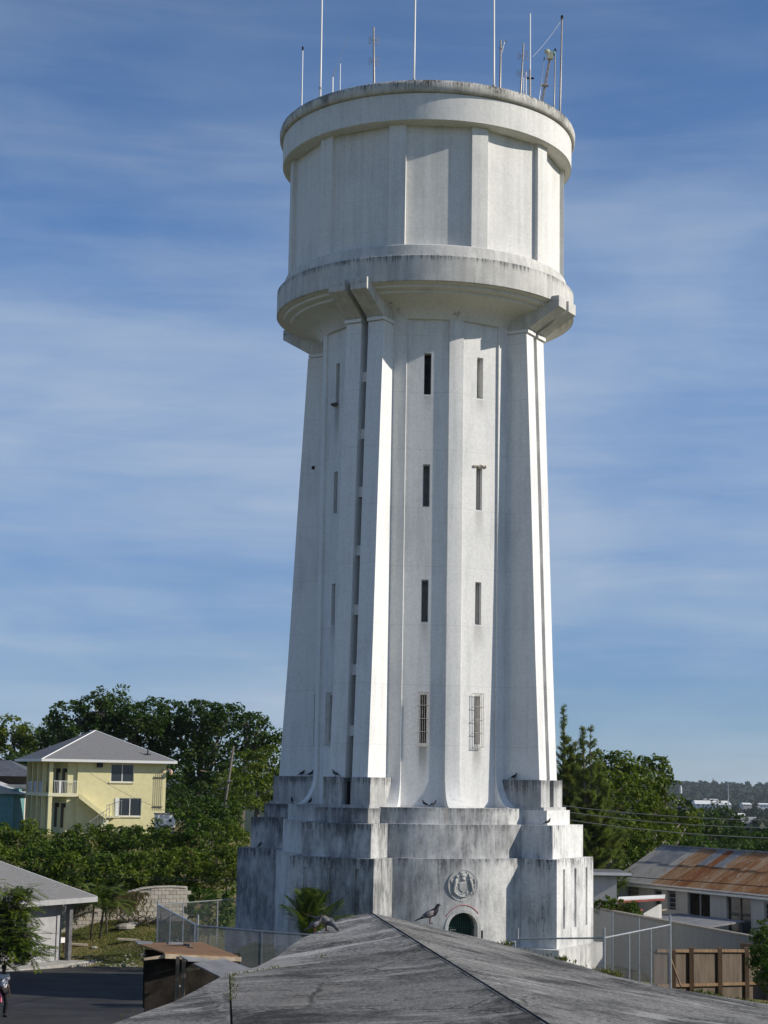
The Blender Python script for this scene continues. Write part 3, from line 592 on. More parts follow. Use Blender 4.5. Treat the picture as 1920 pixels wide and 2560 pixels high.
for k,(p,lab) in enumerate(zip(bushy,('bushiest green weed clump on the right roof edge below the fence corner','small weed clump left of the bushiest one on the roof edge','small weed clump right of the bushiest one on the roof edge','weed clump on the roof edge below the tower footing','weed clump on the roof edge right of the arched doorway','olive weed clump far right on the roof edge below the wooden fence','tuft right of the olive clump on the roof edge','tuft left of the olive clump on the roof edge'))): tag(tufts('weed_clump',[p],46,.05,.09,.025,M['weed'],22+k),lab,'weed','weed clumps on the roof edge')
tag(tufts('joint_weeds',along(FJ[:2]+[],.05,.03,4,.8)+along([FJ[0],at(580,2500,22.6)],.07,.025,5,.9)+along([at(640,2418,25.6),at(700,2418,25.3)],.1,.03,6,.6),8,.03,.05,.013,M['weed'],23),kind='stuff')
tag(tufts('crack_weeds',along([at(800,2340,28.6),at(775,2362,27.9),at(765,2372,27.6),at(800,2385,27.0),at(812,2398,26.2)],.05,.03,7,.9),8,.03,.045,.013,M['weed'],24),kind='stuff')
for px,py,Y,lab in ((1377,2492,26.6,'lone dry weed sprouting on the right slab of the concrete roof'),(1735,2512,26.9,'dark small weed sprouting far right on the concrete roof slab'),(1062,2372,27.2,'green weed sprouting from the hip joint of the concrete roof'),(1130,2416,25.9,'small leafy weed beside the hip joint low on the roof')):
    tag(tufts('weed',[at(px,py,Y)]*2,12,.04,.11,.014,M['drygrass'] if 'dry' in lab else M['weed'],px),lab,'weed')
# ------------------------------------------------------------------ pigeons
M['pg']=grain('grey_pigeon_feathers',(.05,.05,.06),(.11,.11,.125),30,.6)
M['pgd']=NT('dark_pigeon_feathers').bsdf((.018,.018,.024),.6,.3); M['pgl']=NT('pale_wing_feathers').bsdf((.20,.185,.18),.7,.2); M['pgf']=NT('pink_legs').bsdf((.14,.05,.045),.6,.3)
def pigeon(loc,rz,label,pose='stand',s=1.0,mats=('pg','pgl'),group='pigeons on the roof and ledges',detail=True):
    t=empty('pigeon',loc,label,'pigeon',group,rz); t.scale=(s,s,s)
    if pose=='stand': ax=[(-.20,0,.075),(-.12,0,.11),(-.04,0,.145),(.05,0,.185),(.09,0,.23),(.105,0,.275),(.12,0,.305),(.145,0,.31),(.165,0,.302)]; rs=[(.022,.01),(.035,.025),(.06,.058),(.066,.064),(.048,.045),(.03,.03),(.03,.03),(.022,.022),(.005,.005)]
    else: ax=[(-.22,0,.20),(-.12,0,.175),(-.03,0,.155),(.06,0,.135),(.11,0,.10),(.14,0,.065),(.165,0,.04),(.185,0,.022),(.195,0,.008)]; rs=[(.022,.01),(.035,.025),(.06,.058),(.066,.064),(.045,.043),(.03,.03),(.03,.03),(.02,.02),(.005,.005)]
    mb=MB(); mb.tube(ax,rs,10); autosmooth(mb.build('body',M[mats[0]],t),80)
    mb=MB(); a,b=Vector(ax[7]),Vector(ax[8]); mb.tube([a,b,b+(b-a)*.5],[.009,.006,.001],6); mb.build('beak',M['pgd'],t)
    if detail:
        for e in (-1,1):
            mb=MB(); q=[Vector(p)+Vector((0,e*.05,.012)) for p in (ax[1],ax[2],ax[3])]; q[0].y=e*.028; mb.tube([q[0]-(q[1]-q[0])*.35,q[0],q[1],q[2]],[(.006,.012),(.016,.035),(.02,.05),(.01,.03)],8); w=mb.build('wing',M[mats[1]],t,True)
            mb=MB(); mb.tube([q[0].lerp(q[1],.45)+Vector((0,e*.02,.03)),q[0].lerp(q[1],.6)+Vector((0,e*.022,-.03))],.008,5); mb.tube([q[0].lerp(q[1],.1)+Vector((0,e*.02,.025)),q[0].lerp(q[1],.25)+Vector((0,e*.022,-.02))],.007,5); mb.build('wing_bar',M['pgd'],w)
            mb=MB(); f=Vector(ax[2]); mb.tube([(f.x+.03,e*.025,f.z-.04),(f.x+.02,e*.025,.045),(f.x+.03,e*.025,.004)],.007,5)
            for dx,dy in ((.04,0),(.03,.02),(.03,-.02),(-.02,0)): mb.tube([(f.x+.03,e*.025,.005),(f.x+.03+dx,e*.025+dy,.003)],.005,4)
            mb.build('leg',M['pgf'],t)
            mb=MB(); mb.ell(Vector(ax[6])+Vector((.012,e*.026,.006)),(.006,.004,.006),None,6,4); mb.build('eye',M['black'],t)
        mb=MB(); a=Vector(ax[0]); d=(a-Vector(ax[1])).normalized(); mb.tube([Vector(ax[1]),a,a+d*.09],[(.03,.02),(.03,.012),(.034,.005)],6); mb.build('tail',M['pgd'],t)
    return t
pigeon(at(1077,2309,30.2),R(8),'pigeon standing upright with pale wing on the roof edge beside the arched doorway','stand',1.0,('pgd','pgl'))
pg=pigeon(at(816,2327,28.6),R(-12),'pigeon pecking head down with striped wings beside the palm on the roof','peck',1.05)
pigeon(at(789,2331,28.4),R(35),'dark hunched pigeon behind the pecking one on the roof edge','stand',.82,('pgd','pg'))
LP=lambda phi,r,z,t=0:TP(phi,r,z,t)+Vector((TX,TY,0))
for phi,r,z,t,rz,lab in ((-119,5.2,7.08,1.0,R(30),'dark pigeon on the leftmost foot block against the tower fin'),(-119,4.75,7.08,1.0,R(-20),'pigeon beside the curved strip on the left foot block'),(-29,6.06,7.08,-.55,R(160),'pigeon on top of the left front foot block beside the slot'),
  (-83,5.36,5.955,0,R(100),'pigeon at the curved foot of the left pilaster'),(-55,5.45,5.955,0,R(-60),'pigeon on the upper drum ledge left of the front pier'),(-112,6.9,4.0,1.0,R(60),'pigeon low on the left ledge above the lowest blocks'),
  (5,5.42,5.955,0,R(10),'standing pigeon on the ledge below the grilled window'),(1.6,5.42,5.955,0,R(170),'crouching pigeon on the ledge left of the standing one'),
  (61,4.9,7.08,-1.0,R(-30),'dark pigeon on the right foot block against the shaded fin'),(52,5.45,5.955,0,R(10),'dark pigeon at the curved foot of the right corner strip'),(61,6.5,5.3,-1.3,R(0),'pigeon in shade on the lower ledge of the right pier')):
    pigeon(LP(phi,r,z,t),rz,lab,'stand',.84,('pgd','pgd') if 'dark' in lab else ('pgd','pg'))
# ------------------------------------------------------------------ antennas on the tank roof
def pole(px,py,px0,Y,r,label,name='whip_antenna',mat='whitepole',tip=None,joints=(),z0=35.45,top_z=None,extra=None,cat='antenna'):
    top=at(px,py,Y); b=at(px0,(245),Y); b=Vector((b.x,Y,z0))
    t=empty(name,b,label,cat,'antennas on the tank roof')
    d=top-b; mb=MB(); mb.tube([(0,0,0),d*.33,d],[r,r*.92,r*.75],8); mb.build('mast',M[mat],t,True)
    if tip: mb=MB(); mb.tube([d,d*1.015,d*(1+.12/max(d.length,.5)),d*(1+.2/max(d.length,.5))],[r*1.2,r*1.3,r*1.7,r*.6],8); mb.build('tip',M['black'],t)
    for jj in joints: mb=MB(); mb.tube([d*(jj-.006),d*(jj+.006)],r*1.6,8); mb.build('collar',M['galv'],t)
    mb=MB(); mb.tube([(0,0,-.02),(0,0,.12)],r*2,8); mb.build('base_mount',M['galv'],t)
    return t,d
pole(757,126,755,75.5,.032,'short white whip with black tip, leftmost antenna on the tank',tip=1)
pole(806,-60,801,75.0,.048,'tall white pole antenna running out of the picture on the left',joints=(.3,))
t,d=pole(832,193,832,74.0,.04,'short stub post with slanted thin whip on the left','stub_antenna')
mb=MB(); e=at(872,85,74.0)-Vector(t.location); mb.tube([d,d+(e-d)*.2,e],[.03,.012,.008],5); mb.build('slanted_whip',M['galv'],t)
pole(851,159,850,73.2,.025,'thin short white whip just right of the stub post')
t=empty('vent_pipe',Vector((at(888,215,72.0).x,72.0,35.45)),'low cream box with dark curved pipe arm on the tank edge','vent pipe')
mb=MB(); mb.box(-.09,.09,-.09,.09,0,.62); fixnormals(mb.build('box',M['whitepole'],t)); mb=MB(); mb.tube([(-.03,0,.6),(-.02,0,.78),(.06,0,.88),(.2,0,.93),(.38,0,.92)],.03,7); mb.build('arm',M['pipe'],t)
def dipole(px,py,px0,Y,label,mat,fr,r=.05):
    t,d=pole(px,py,px0,Y,r,label,'dipole_antenna',mat)
    for f in fr:
        mb=MB(); c=d*f; u=Vector((1,0,0))
        mb.tube([c-u*.14,c+u*.14],.016,5)
        mb.tube([c+u*.16+Vector((.06*math.cos(a),.02*math.sin(a),.22*math.sin(a))) for a in np.linspace(0,6.28,13)],.012,5); mb.tube([c-u*.16+Vector((.05*math.cos(a),.02,.17*math.sin(a))) for a in np.linspace(0,6.28,13)],.012,5)
        mb.build('folded_dipole',M[mat],t)
    mb=MB(); mb.tube([Vector((-.1,-.02,0)),Vector((-.07,-.02,0))+d*.22],.045,6); mb.build('cable_box',M['black'],t)
    return t,d
dipole(934,68,936,71.5,'thick dipole array antenna with folded loops left of centre','pipe',(.2,.58,.84))
pole(1039,-60,1034,70.8,.048,'tall white pole antenna at the centre running out of view',joints=(.18,))
pole(1235,-60,1235,73.0,.052,'thickest tall white pole antenna right of centre',joints=(.25,))
t,d=pole(1252,100,1249,72.4,.05,'grey pipe mast with small bracket arm at its top','pipe_mast','pipe',joints=(.9,))
mb=MB(); mb.tube([d*.84+Vector((.05,0,0)),d*.95+Vector((.14,0,0)),d*.99+Vector((.16,0,0)),d*.985+Vector((.28,0,-.02))],.025,6); mb.build('bracket_arm',M['galv'],t)
dipole(1309,108,1297,73.0,'leaning dipole array antenna among the right-hand masts','pipe',(.34,.62,.84),.045)
pole(1309,194,1308,73.4,.026,'shorter of the two thin white stub whips'); pole(1315,180,1315,73.6,.03,'taller of the two thin white stub whips')
t,d=pole(1325.5,34,1325.5,74.2,.038,'two-tone whip, dark mast below and white rod above','two_tone_antenna','whitepole')
mb=MB(); mb.tube([Vector((-.01,-.01,0)),d*.53+Vector((-.01,-.01,0))],.05,8); mb.build('lower_mast',M['pipe'],t); mb=MB(); mb.tube([d*.46+Vector((-.15,0,0)),d*.46+Vector((.17,0,0))],.045,6); mb.build('clamp',M['black'],t)
t=empty('leaning_camera_mast',Vector((at(1339,246,74.6).x,74.6,35.45)),'leaning lattice mast with a pale camera head among the antennas','mast')
e=at(1378,128,74.6)-Vector(t.location); mb=MB()
for o in ((-.06,0,0),(.06,0,0),(0,.1,0)): mb.tube([Vector(o),e*.93+Vector(o)*.6],.02,5)
for k in range(12): f=k/12*.9; mb.tube([e*f+Vector((-.06,0,0)),e*(f+.07)+Vector((.06,0,0))],.014,4)
mb.build('lattice',M['pipe'],t); mb=MB(); mb.tube([(-.28,0,.02),(.28,0,-.02)],.05,6); mb.tube([(0,0,-.1),(0,0,.25)],.09,6); mb.build('base_bracket',M['pipe'],t)
mb=MB(); mb.tube([e*.6+Vector((-.16,0,.02)),e*.6+Vector((.16,0,0))],.07,6); mb.build('collar',M['pipe'],t)
mb=MB(); c=e*.95; mb.box(c.x-.16,c.x+.12,-.1,.1,c.z-.18,c.z+.16); mb.ell(c+Vector((-.15,-.04,.16)),(.14,.11,.12)); fixnormals(mb.build('camera_head',grain('yellowed_plastic',(.62,.58,.36),(.5,.5,.42),6),t)); mb=MB(); mb.ell(c+Vector((.13,0,.1)),(.12,.1,.13)); mb.build('teal_cover',NT('teal_plastic').bsdf((.06,.22,.26),.5,.4),t)
pole(1360,152,1337,74.4,.016,'thin leaning rod beside the camera mast','thin_rod','galv',tip=1)
pole(1388,131,1383,75.5,.034,'pale mast with black tip near the right rim',mat='pipe',tip=1,joints=(.42,)); 
pole(1405,48,1398,75.6,.046,'tall pipe mast with black ball tip, rightmost on the tank','pipe_mast','pipe',tip=1)
mb=MB(); a=at(1332,142,74.9); b=at(1403,52,75.6); mb.tube([a.lerp(b,i/8)-Vector((0,0,.08*math.sin(PI*i/8))) for i in range(9)],.010,4); tag(mb.build('stay_wire',M['whitepole']),'thin pale wire slung between two of the right antennas','wire')
# ------------------------------------------------------------------ trees and shrubs
def leaf_mesh(name,blobs,leaf,gap,rc,per,seed,up=.5,asp=.5,droop=0.,fill=.55):
    rg=np.random.default_rng(seed); C=[];O=[];RCs=[]
    for c,r in blobs:
        r=np.asarray(r,float); area=4*PI*((r[0]*r[1])**1.6/3+(r[0]*r[2])**1.6/3+(r[1]*r[2])**1.6/3)**(1/1.6)
        k=max(6,int(area/(gap*gap))); d=rg.normal(size=(k,3)); d/=np.linalg.norm(d,axis=1)[:,None]
        d=d[d[:,2]>-.75]; k=len(d); rad=rg.uniform(fill,1.06,k)[:,None]; rad[rg.random(k)<.12]*=1.12
        C.append(np.asarray(c)+d*r*rad); O.append(d); RCs.append(rc*.95*rg.uniform(.5,1.3,k))
    C=np.concatenate(C); O=np.concatenate(O); RC=np.concatenate(RCs); K=len(C)
    per=int(per*1.3); n=K*per; ci=np.repeat(np.arange(K),per); e=rg.normal(size=(n,3)); e/=np.linalg.norm(e,axis=1)[:,None]
    e=e+O[ci]*.45+np.array([0,0,.25]); e/=np.linalg.norm(e,axis=1)[:,None]
    P=C[ci]+e*RC[ci][:,None]*np.array([1,1,.72])*rg.uniform(.35,1.0,n)[:,None]**.5
    nrm=e*.6+np.array([0,0,up])+rg.normal(size=(n,3))*.55; nrm/=np.linalg.norm(nrm,axis=1)[:,None]
    t=rg.normal(size=(n,3))+np.array([0,0,-droop]); t-=nrm*(t*nrm).sum(1)[:,None]; t/=np.linalg.norm(t,axis=1)[:,None]; b=np.cross(nrm,t)
    l=(leaf*rg.uniform(.55,1.4,n))[:,None]; w=l*asp
    v=np.stack([P-t*l*.5,P+b*w*.5-t*l*.06,P+t*l*.5,P-b*w*.5-t*l*.06],1).reshape(-1,3)
    return npmesh(name,v,np.arange(n*4).reshape(n,4)),C
M['bark']=grain('grey_bark',(.09,.075,.06),(.17,.15,.125),5,stretch=(3,3,.6),bstr=.6)
M['lf_dark']=leafmat('deep_green_leaves',(.022,.052,.008),(.050,.088,.012),(.10,.115,.018),.25,.22)
M['lf_mid']=leafmat('mid_green_leaves',(.034,.074,.008),(.078,.122,.014),(.14,.15,.025),.4,.25)
M['lf_light']=leafmat('yellow_green_leaves',(.060,.098,.009),(.13,.16,.017),(.21,.19,.035),.5,.3)
M['lf_shrub']=leafmat('shrub_leaves',(.048,.090,.009),(.12,.158,.017),(.20,.19,.035),.6,.28)
M['lf_glossy']=leafmat('glossy_broad_leaves',(.044,.082,.007),(.125,.155,.013),(.22,.20,.03),.5,.3)
M['lf_far']=leafmat('distant_leaves',(.014,.028,.009),(.028,.046,.013),None,.05,.1)
M['lf_cas']=leafmat('casuarina_needles',(.12,.15,.048),(.19,.21,.075),None,.5,.5)
def B(px,py,Y,rx,rz,ry=None):
    s=Y/F_PX; c=at(px,py,Y); return (tuple(c),(rx*s,(ry if ry else rx*s*.9),rz*s))
def tree(name,label,cat,blobs,leaf,gap,rc,per,mat,seed,trunk=True,base=None,group=None,tr=.3,**kw):
    cs=[Vector(b[0]) for b in blobs]; c=sum(cs,Vector())/len(cs)
    if base is None: base=(c.x,c.y+.3)
    bz=H(*base); root=empty(name,(base[0],base[1],bz),label,cat,group); o=Vector(root.location)
    me,C=leaf_mesh('crown',[(tuple(Vector(b[0])-o),b[1]) for b in blobs],leaf,gap,rc,per,seed,**kw); place('crown',me,M[mat],root)
    rg=random.Random(seed); mb=MB()
    low=min(b[0][2]-b[1][2]*.4 for b in blobs)-o.z; hgt_=max(.5,low)
    fork=Vector(((c.x-o.x)*.3,(c.y-o.y)*.3,hgt_))
    mb.tube([(0,0,-.4),fork*.5+Vector((rg.uniform(-.1,.1),0,0)),fork],[tr*1.25,tr,tr*.8],9)
    mb.build('trunk',M['bark'],root,True)
    mb=MB()
    for b in blobs:
        e=Vector(b[0])-o; m=fork.lerp(e,.55)+Vector((rg.uniform(-.4,.4),rg.uniform(-.4,.4),-.1*(e-fork).length)); mb.tube([fork,m,e],[tr*.6,tr*.4,tr*.15],7)
        idx=rg.sample(range(len(C)),min(14,len(C)))
        for i in idx:
            q=Vector(C[i]); 
            if (q-e).length<max(b[1])*1.3: mb.tube([e,e.lerp(q,.5)+Vector((0,0,-.05*(q-e).length)),q],[tr*.15,tr*.09,tr*.03],5)
    mb.build('limbs',M['bark'],root,True)
    return root
# big trees behind the yellow house
tree('spreading_tree','broad dark spreading tree directly behind the yellow house roof','tree',[B(185,1800,178,75,50),B(245,1778,178,62,42),B(300,1790,182,75,52),B(360,1800,178,70,46),B(230,1850,180,100,55),B(340,1860,180,90,60),B(400,1850,185,70,60)],.40,1.25,.95,34,'lf_dark',1,tr=.5,group='trees behind the yellow house')
tree('spreading_tree','dark spreading tree with tiered limbs between the house and the tower','tree',[B(440,1802,182,70,48),B(505,1793,180,66,36),B(565,1800,178,60,34),B(460,1870,182,90,60),B(550,1860,178,80,50),B(520,1930,176,90,60),B(430,1950,172,60,60)],.40,1.25,.95,34,'lf_dark',2,tr=.5,group='trees behind the yellow house')
tree('spreading_tree','tree with loose outlying leaf tufts touching the tower\'s left edge','tree',[B(618,1808,172,40,24),B(648,1800,172,22,16),B(655,1845,172,46,26),B(690,1870,172,45,26),B(625,1880,172,60,44)],.36,1.2,.85,30,'lf_dark',3,base=(at(600,1950,172).x,172),tr=.4,group='trees behind the yellow house')
tree('bushy_tree','yellow-green bushy tree against the lower left of the tower','tree',[B(620,1935,150,55,48),B(670,1920,150,45,60),B(650,1985,148,60,55),B(590,1990,146,55,50),B(690,1985,150,40,50)],.33,1.0,.75,30,'lf_light',4,tr=.25,group='trees behind the yellow house')
tree('bushy_tree','pale olive tree at the left edge beyond the yellow house','tree',[B(30,1830,200,60,40),B(85,1845,200,50,44),B(20,1890,200,70,50),B(95,1900,200,60,50),B(-50,1850,200,60,60)],.40,1.3,.9,34,'lf_light',5,tr=.35,group='trees behind the yellow house')
tree('bushy_tree','dark tree filling the gap left of the yellow house roof','tree',[B(140,1880,186,60,50),B(60,1920,190,60,40),B(150,1840,186,50,40)],.38,1.25,.9,32,'lf_dark',6,tr=.3,group='trees behind the yellow house')
tree('bushy_tree','dark bushy tree just right of the yellow house beside the leaning pole','tree',[B(465,1990,165,50,60),B(520,2000,168,50,50),B(560,1960,168,50,60),B(440,2040,160,40,40)],.36,1.15,.85,32,'lf_dark',7,tr=.3,group='trees behind the yellow house')
# shrub belt between the house and the block wall
SH=[('rounded green shrub at the far left below the yellow house',[B(-10,2105,112,60,50),B(50,2110,110,62,50),B(20,2165,106,80,50)],'lf_shrub'),
 ('shrub in front of the yellow house\'s left corner column',[B(110,2118,112,58,42),B(150,2140,110,60,44),B(105,2175,105,70,50)],'lf_mid'),
 ('shrub in front of the yellow house\'s outside stair',[B(210,2098,112,52,34),B(235,2135,110,66,48),B(185,2185,104,70,46)],'lf_shrub'),
 ('dark shrub below the yellow house\'s ground floor window',[B(295,2095,112,55,34),B(325,2130,110,66,46),B(285,2180,102,70,46)],'lf_mid'),
 ('shrub below the white tank at the house\'s right corner',[B(375,2090,112,54,36),B(405,2125,108,62,50),B(365,2180,102,66,46)],'lf_shrub'),
 ('tall dark green shrub right of the yellow house in front of dry grass',[B(500,2045,112,62,46),B(555,2055,112,55,52),B(520,2110,108,80,60)],'lf_mid'),
 ('green shrub beside the left corner of the tower plinth',[B(575,2120,104,45,60),B(585,2185,98,45,55),B(540,2170,100,60,50)],'lf_light'),
 ('light green shrub leaning over the right end of the block wall',[B(455,2165,102,62,46),B(500,2215,99,55,45),B(430,2200,100,50,36)],'lf_light'),
 ('bright yellow-green shrub above the middle of the block wall',[B(300,2203,100,60,34),B(215,2203,101,60,34),B(370,2203,100,46,32)],'lf_light'),
 ('straggly grey-green shrub beside the chain-link corner post',[B(500,2260,88,32,36),B(545,2265,86,42,42),B(525,2310,84,46,34)],'lf_mid')]
for k,(lab,bl,m) in enumerate(SH): tree('shrub',lab,'shrub',bl,.22,.62,.45,30,m,20+k,tr=.09,group='shrubs between the houses and the block wall')
# trees right of the tower
tree('broadleaf_tree','sunlit broadleaf tree with clumped crown right behind the casuarina','tree',[B(1478,1925,118,40,46),B(1512,1910,118,42,34),B(1556,1925,118,44,32),B(1530,1985,115,70,56),B(1455,2010,117,50,80),B(1590,1965,118,50,44)],.30,.92,.70,34,'lf_glossy',40,tr=.3,group='trees right of the tower')
tree('broadleaf_tree','broadleaf tree whose knobbly top right crown stands highest against the horizon','tree',[B(1625,1912,122,36,26),B(1655,1935,122,32,32),B(1622,1965,121,48,44),B(1665,1985,121,36,44),B(1590,2030,118,56,50),B(1650,2045,118,60,46)],.30,.92,.70,34,'lf_glossy',41,tr=.3,group='trees right of the tower')
tree('broadleaf_tree','low yellow-green tree spilling down to the rusty roof','tree',[B(1500,2085,108,60,52),B(1570,2095,108,60,46),B(1640,2100,110,60,36),B(1700,2060,115,46,36),B(1450,2140,106,50,46),B(1540,2145,106,60,34),B(1725,2050,118,30,22)],.28,.85,.62,34,'lf_glossy',42,tr=.22,group='trees right of the tower')
for lab,bl,sd in (('dark green tree below the distant warehouse and behind the rusty roof',[B(1762,2055,165,44,34),B(1810,2052,170,42,32),B(1775,2100,160,60,40)],45),('dark tree above the right part of the rusty roof',[B(1850,2095,160,50,30),B(1825,2120,150,60,28),B(1890,2120,155,50,34)],46),('dark tree at the right picture edge above the rusty roof',[B(1925,2110,165,50,34),B(1950,2140,150,60,40)],47),('dark tree between the low yellow-green tree and the rusty ridge',[B(1700,2105,145,50,34),B(1740,2125,140,50,24)],48)):
    tree('dark_tree',lab,'tree',bl,.36,1.15,.85,34,'lf_mid' if sd==48 else 'lf_dark',sd,tr=.25,group='dark trees beyond the rusty roof')
# casuarina: long drooping needle sprays on upright limbs
def casuarina(label,px,Y,top_py,spread,tops,seed,n=30000):
    b=at(px,2150,Y); bz=H(b.x,Y); root=empty('casuarina_tree',(b.x,Y,bz),label,'tree','trees right of the tower'); o=Vector(root.location); rg=random.Random(seed); lim=MB(); tips=[]
    lead=[at(x,y,Y)-o for x,y in tops]
    lim.tube([(0,0,-.5),lead[0]*.35,lead[0]*.7,lead[0]],[.26,.2,.1,.02],8)
    for l in lead[1:]: lim.tube([lead[0]*.25,lead[0]*.3+(l-lead[0]*.3)*.5,l],[.12,.08,.015],6)
    brs=[]
    for li,l in enumerate(lead):
        a0=Vector((0,0,0)) if li==0 else lead[0]*.25
        N_=150 if li==0 else 80
        for k in range(N_):
            f=rg.uniform(.10,1.0)**.9; p=a0.lerp(l,f); ln=spread*(1.0-f)**1.15*rg.uniform(.45,1.1)+.07; a=rg.uniform(0,6.28)
            e=p+Vector((math.cos(a)*ln,math.sin(a)*ln,ln*rg.uniform(.35,1.0)+.05)); m=p.lerp(e,.5)+Vector((0,0,-.04*ln)); lim.tube([p,m,e],[.03,.02,.006],4); brs.append((p,m,e,1-f))
    lim.build('trunk',M['bark'],root)
    r=np.random.default_rng(seed); pw=np.array([.08+b_[3] for b_ in brs]); k=r.choice(len(brs),n,p=pw/pw.sum()); A=np.array([[*x,*y,*z] for x,y,z,_ in brs])[k]; sc_=np.array([b_[3] for b_ in brs])[k]; f=r.uniform(.25,1.05,n)[:,None]
    P=A[:,0:3]*(1-f)**2+2*A[:,3:6]*f*(1-f)+A[:,6:9]*f*f+r.normal(0,.05,(n,3))
    d=(A[:,6:9]-A[:,0:3]); d/=np.linalg.norm(d,axis=1)[:,None]; d=d*.9+r.normal(0,.34,(n,3))+np.stack([0*sc_,0*sc_,.35-.75*sc_],-1); d/=np.linalg.norm(d,axis=1)[:,None]
    L_=(r.uniform(.14,.40,n)*(.35+.65*sc_))[:,None]; w=np.cross(d,r.normal(size=(n,3))); w/=np.linalg.norm(w,axis=1)[:,None]; w*=.012
    v=np.stack([P-w,P+w,P+d*L_+w*.5+np.array([0,0,-.05]),P+d*L_-w*.5+np.array([0,0,-.05])],1).reshape(-1,3)
    place('crown',npmesh('crown',v,np.arange(n*4).reshape(n,4)),M['lf_cas'],root); return root
casuarina('tall wispy casuarina with pointed tip close to the tower\'s right edge',1418,99,1766,2.2,[(1409,1768),(1440,1850),(1425,1860)],5,90000)
casuarina('shorter feathery casuarina with two pointed tips and drooping sprays',1480,97.5,1818,2.3,[(1456,1822),(1476,1818),(1500,1920),(1520,1960)],6,100000)
# ------------------------------------------------------------------ palms
M['palm']=leafmat('palm_leaflets',(.045,.085,.014),(.10,.13,.024),(.20,.17,.05),1.5,.25)
def frond_mesh(L_,droop,n=20,wl=.42,seed=0):
    rg=random.Random(seed); V=[];Fc=[]; mb=MB(); pts=[]
    for i in range(n+1):
        f=i/n; pts.append(Vector((L_*f*math.cos(droop*f*.5),0,L_*(f*.75-droop*.62*f*f))))
    mb.tube(pts,[.02*(1-.8*i/n)+.003 for i in range(n+1)],4)
    for i in range(3,n+1):
        for k in range(2):
            for s in (-1,1):
                p=pts[i-1].lerp(pts[i],k*.5); f=(i-.5*(1-k))/n; l=wl*L_*(math.sin(PI*min(1,f*.9+.12))**.7)*rg.uniform(.8,1.1)
                d=(pts[i]-pts[i-1]).normalized()*.75+Vector((0,s*.85,.18)); d.normalize(); e=p+d*l+Vector((0,0,-l*.28)); w=Vector((0,0,1)).cross(d).normalized()*.016*1.6
                m=p+d*l*.5; mb.add([p,m+w,e,m-w],[(0,1,2,3)])
    return mb.mesh('frond')
def palm(name,loc,label,height,fr,L_,seed,group,droop=(.9,1.5),trunk_r=.06,trunks=1,cat='palm',elev=None):
    root=empty(name,loc,label,cat,group); rg=random.Random(seed); meshes=[frond_mesh(L_,rg.uniform(*droop),18,.38,seed+k) for k in range(3)]
    for me in meshes: me.materials.append(M['palm'])
    for q in range(trunks):
        off=Vector((q*.45-(trunks-1)*.22,q*.12,0)); hh=height*(1-.15*q); top=off+Vector((rg.uniform(-.15,.15),0,hh))
        mb=MB(); mb.tube([off-Vector((0,0,.2)),off.lerp(top,.5),top],[trunk_r*1.2,trunk_r,trunk_r*.9],7); mb.build('trunk',M['bark'],root,True)
        for k in range(fr):
            o=bpy.data.objects.new('frond',meshes[k%3]); COL.objects.link(o); o.parent=root; o.location=top
            o.rotation_euler=(0,-rg.uniform(*(elev or (-.1,.75))),k*2*PI/fr*1.0+rg.uniform(-.3,.3)+q)
    return root
b=at(775,2330,66); palm('feather_palm',(b.x,66,H(b.x,66)),'dark feathery palm in front of the tower plinth behind the pecking pigeon',1.2,15,2.3,3,'palms',droop=(.45,.9),elev=(.25,1.25))
b=at(845,2335,67); palm('feather_palm',(b.x,67,H(b.x,67)),'small low palm peeping over the roof right of the taller one',.95,8,1.1,9,'palms',droop=(.7,1.1))
b=at(236,2368,92.5); palm('lawn_palm',(b.x,92.5,H(b.x,92.5)),'twin-stemmed palm on the lawn left of the other one',1.75,13,2.0,14,'palms',trunks=2,trunk_r=.055)
b=at(266,2362,93.6); palm('lawn_palm',(b.x,93.6,H(b.x,93.6)),'lower palm with yellowing frond on the lawn right of the twin-stemmed one',1.45,11,1.6,15,'palms',trunk_r=.05)
# foreground tree at the left edge, feathery leaflets
def feathery(label,blobs,seed,base):
    bz=H(*base); root=empty('feathery_tree',(base[0],base[1],bz),label,'tree'); o=Vector(root.location); r=np.random.default_rng(seed); V=[]; lim=MB()
    tip=[]
    for c,rad in blobs:
        c=np.array(c)-np.array(o); k=int(230*rad[0]*rad[2])
        d=r.normal(size=(k,3)); d/=np.linalg.norm(d,axis=1)[:,None]; tip.append(c+d*np.array(rad)*r.uniform(.3,1.05,(k,1)))
    tip=np.concatenate(tip); n=len(tip); a=r.uniform(0,6.28,n); sp=np.stack([np.cos(a),np.sin(a),r.uniform(-.55,.1,n)],-1); sp/=np.linalg.norm(sp,axis=1)[:,None]
    V=[]
    for s in range(9):
        base_=tip+sp*(s*.075)[...,None] if False else tip+sp*(s*.075)
        for e in (-1,1):
            side=np.cross(sp,np.array([0,0,1.]))*e; l=r.uniform(.14,.22,n)[:,None]; dd=side*.9+sp*.45+np.array([0,0,-.12]); w=sp*.036
            V.append(np.stack([base_,base_+dd*l*.5+w,base_+dd*l,base_+dd*l*.5-w],1))
    v=np.concatenate(V).reshape(-1,3); place('crown',npmesh('crown',v,np.arange(len(v)).reshape(-1,4)),M['lf_shrub'],root)
    top=Vector(np.mean([np.array(c)-np.array(o) for c,_ in blobs],0)); lim.tube([(0,0,-.3),top*.5,top],[.16,.13,.08],8); lim.build('trunk',M['bark'],root,True)
    lim=MB()
    for i in range(0,n,5): q=Vector(tip[i]); lim.tube([top,top.lerp(q,.5)+Vector((0,0,-.1)),q],[.04,.02,.006],4)
    lim.build('limbs',M['bark'],root,True); return root
s=62/F_PX
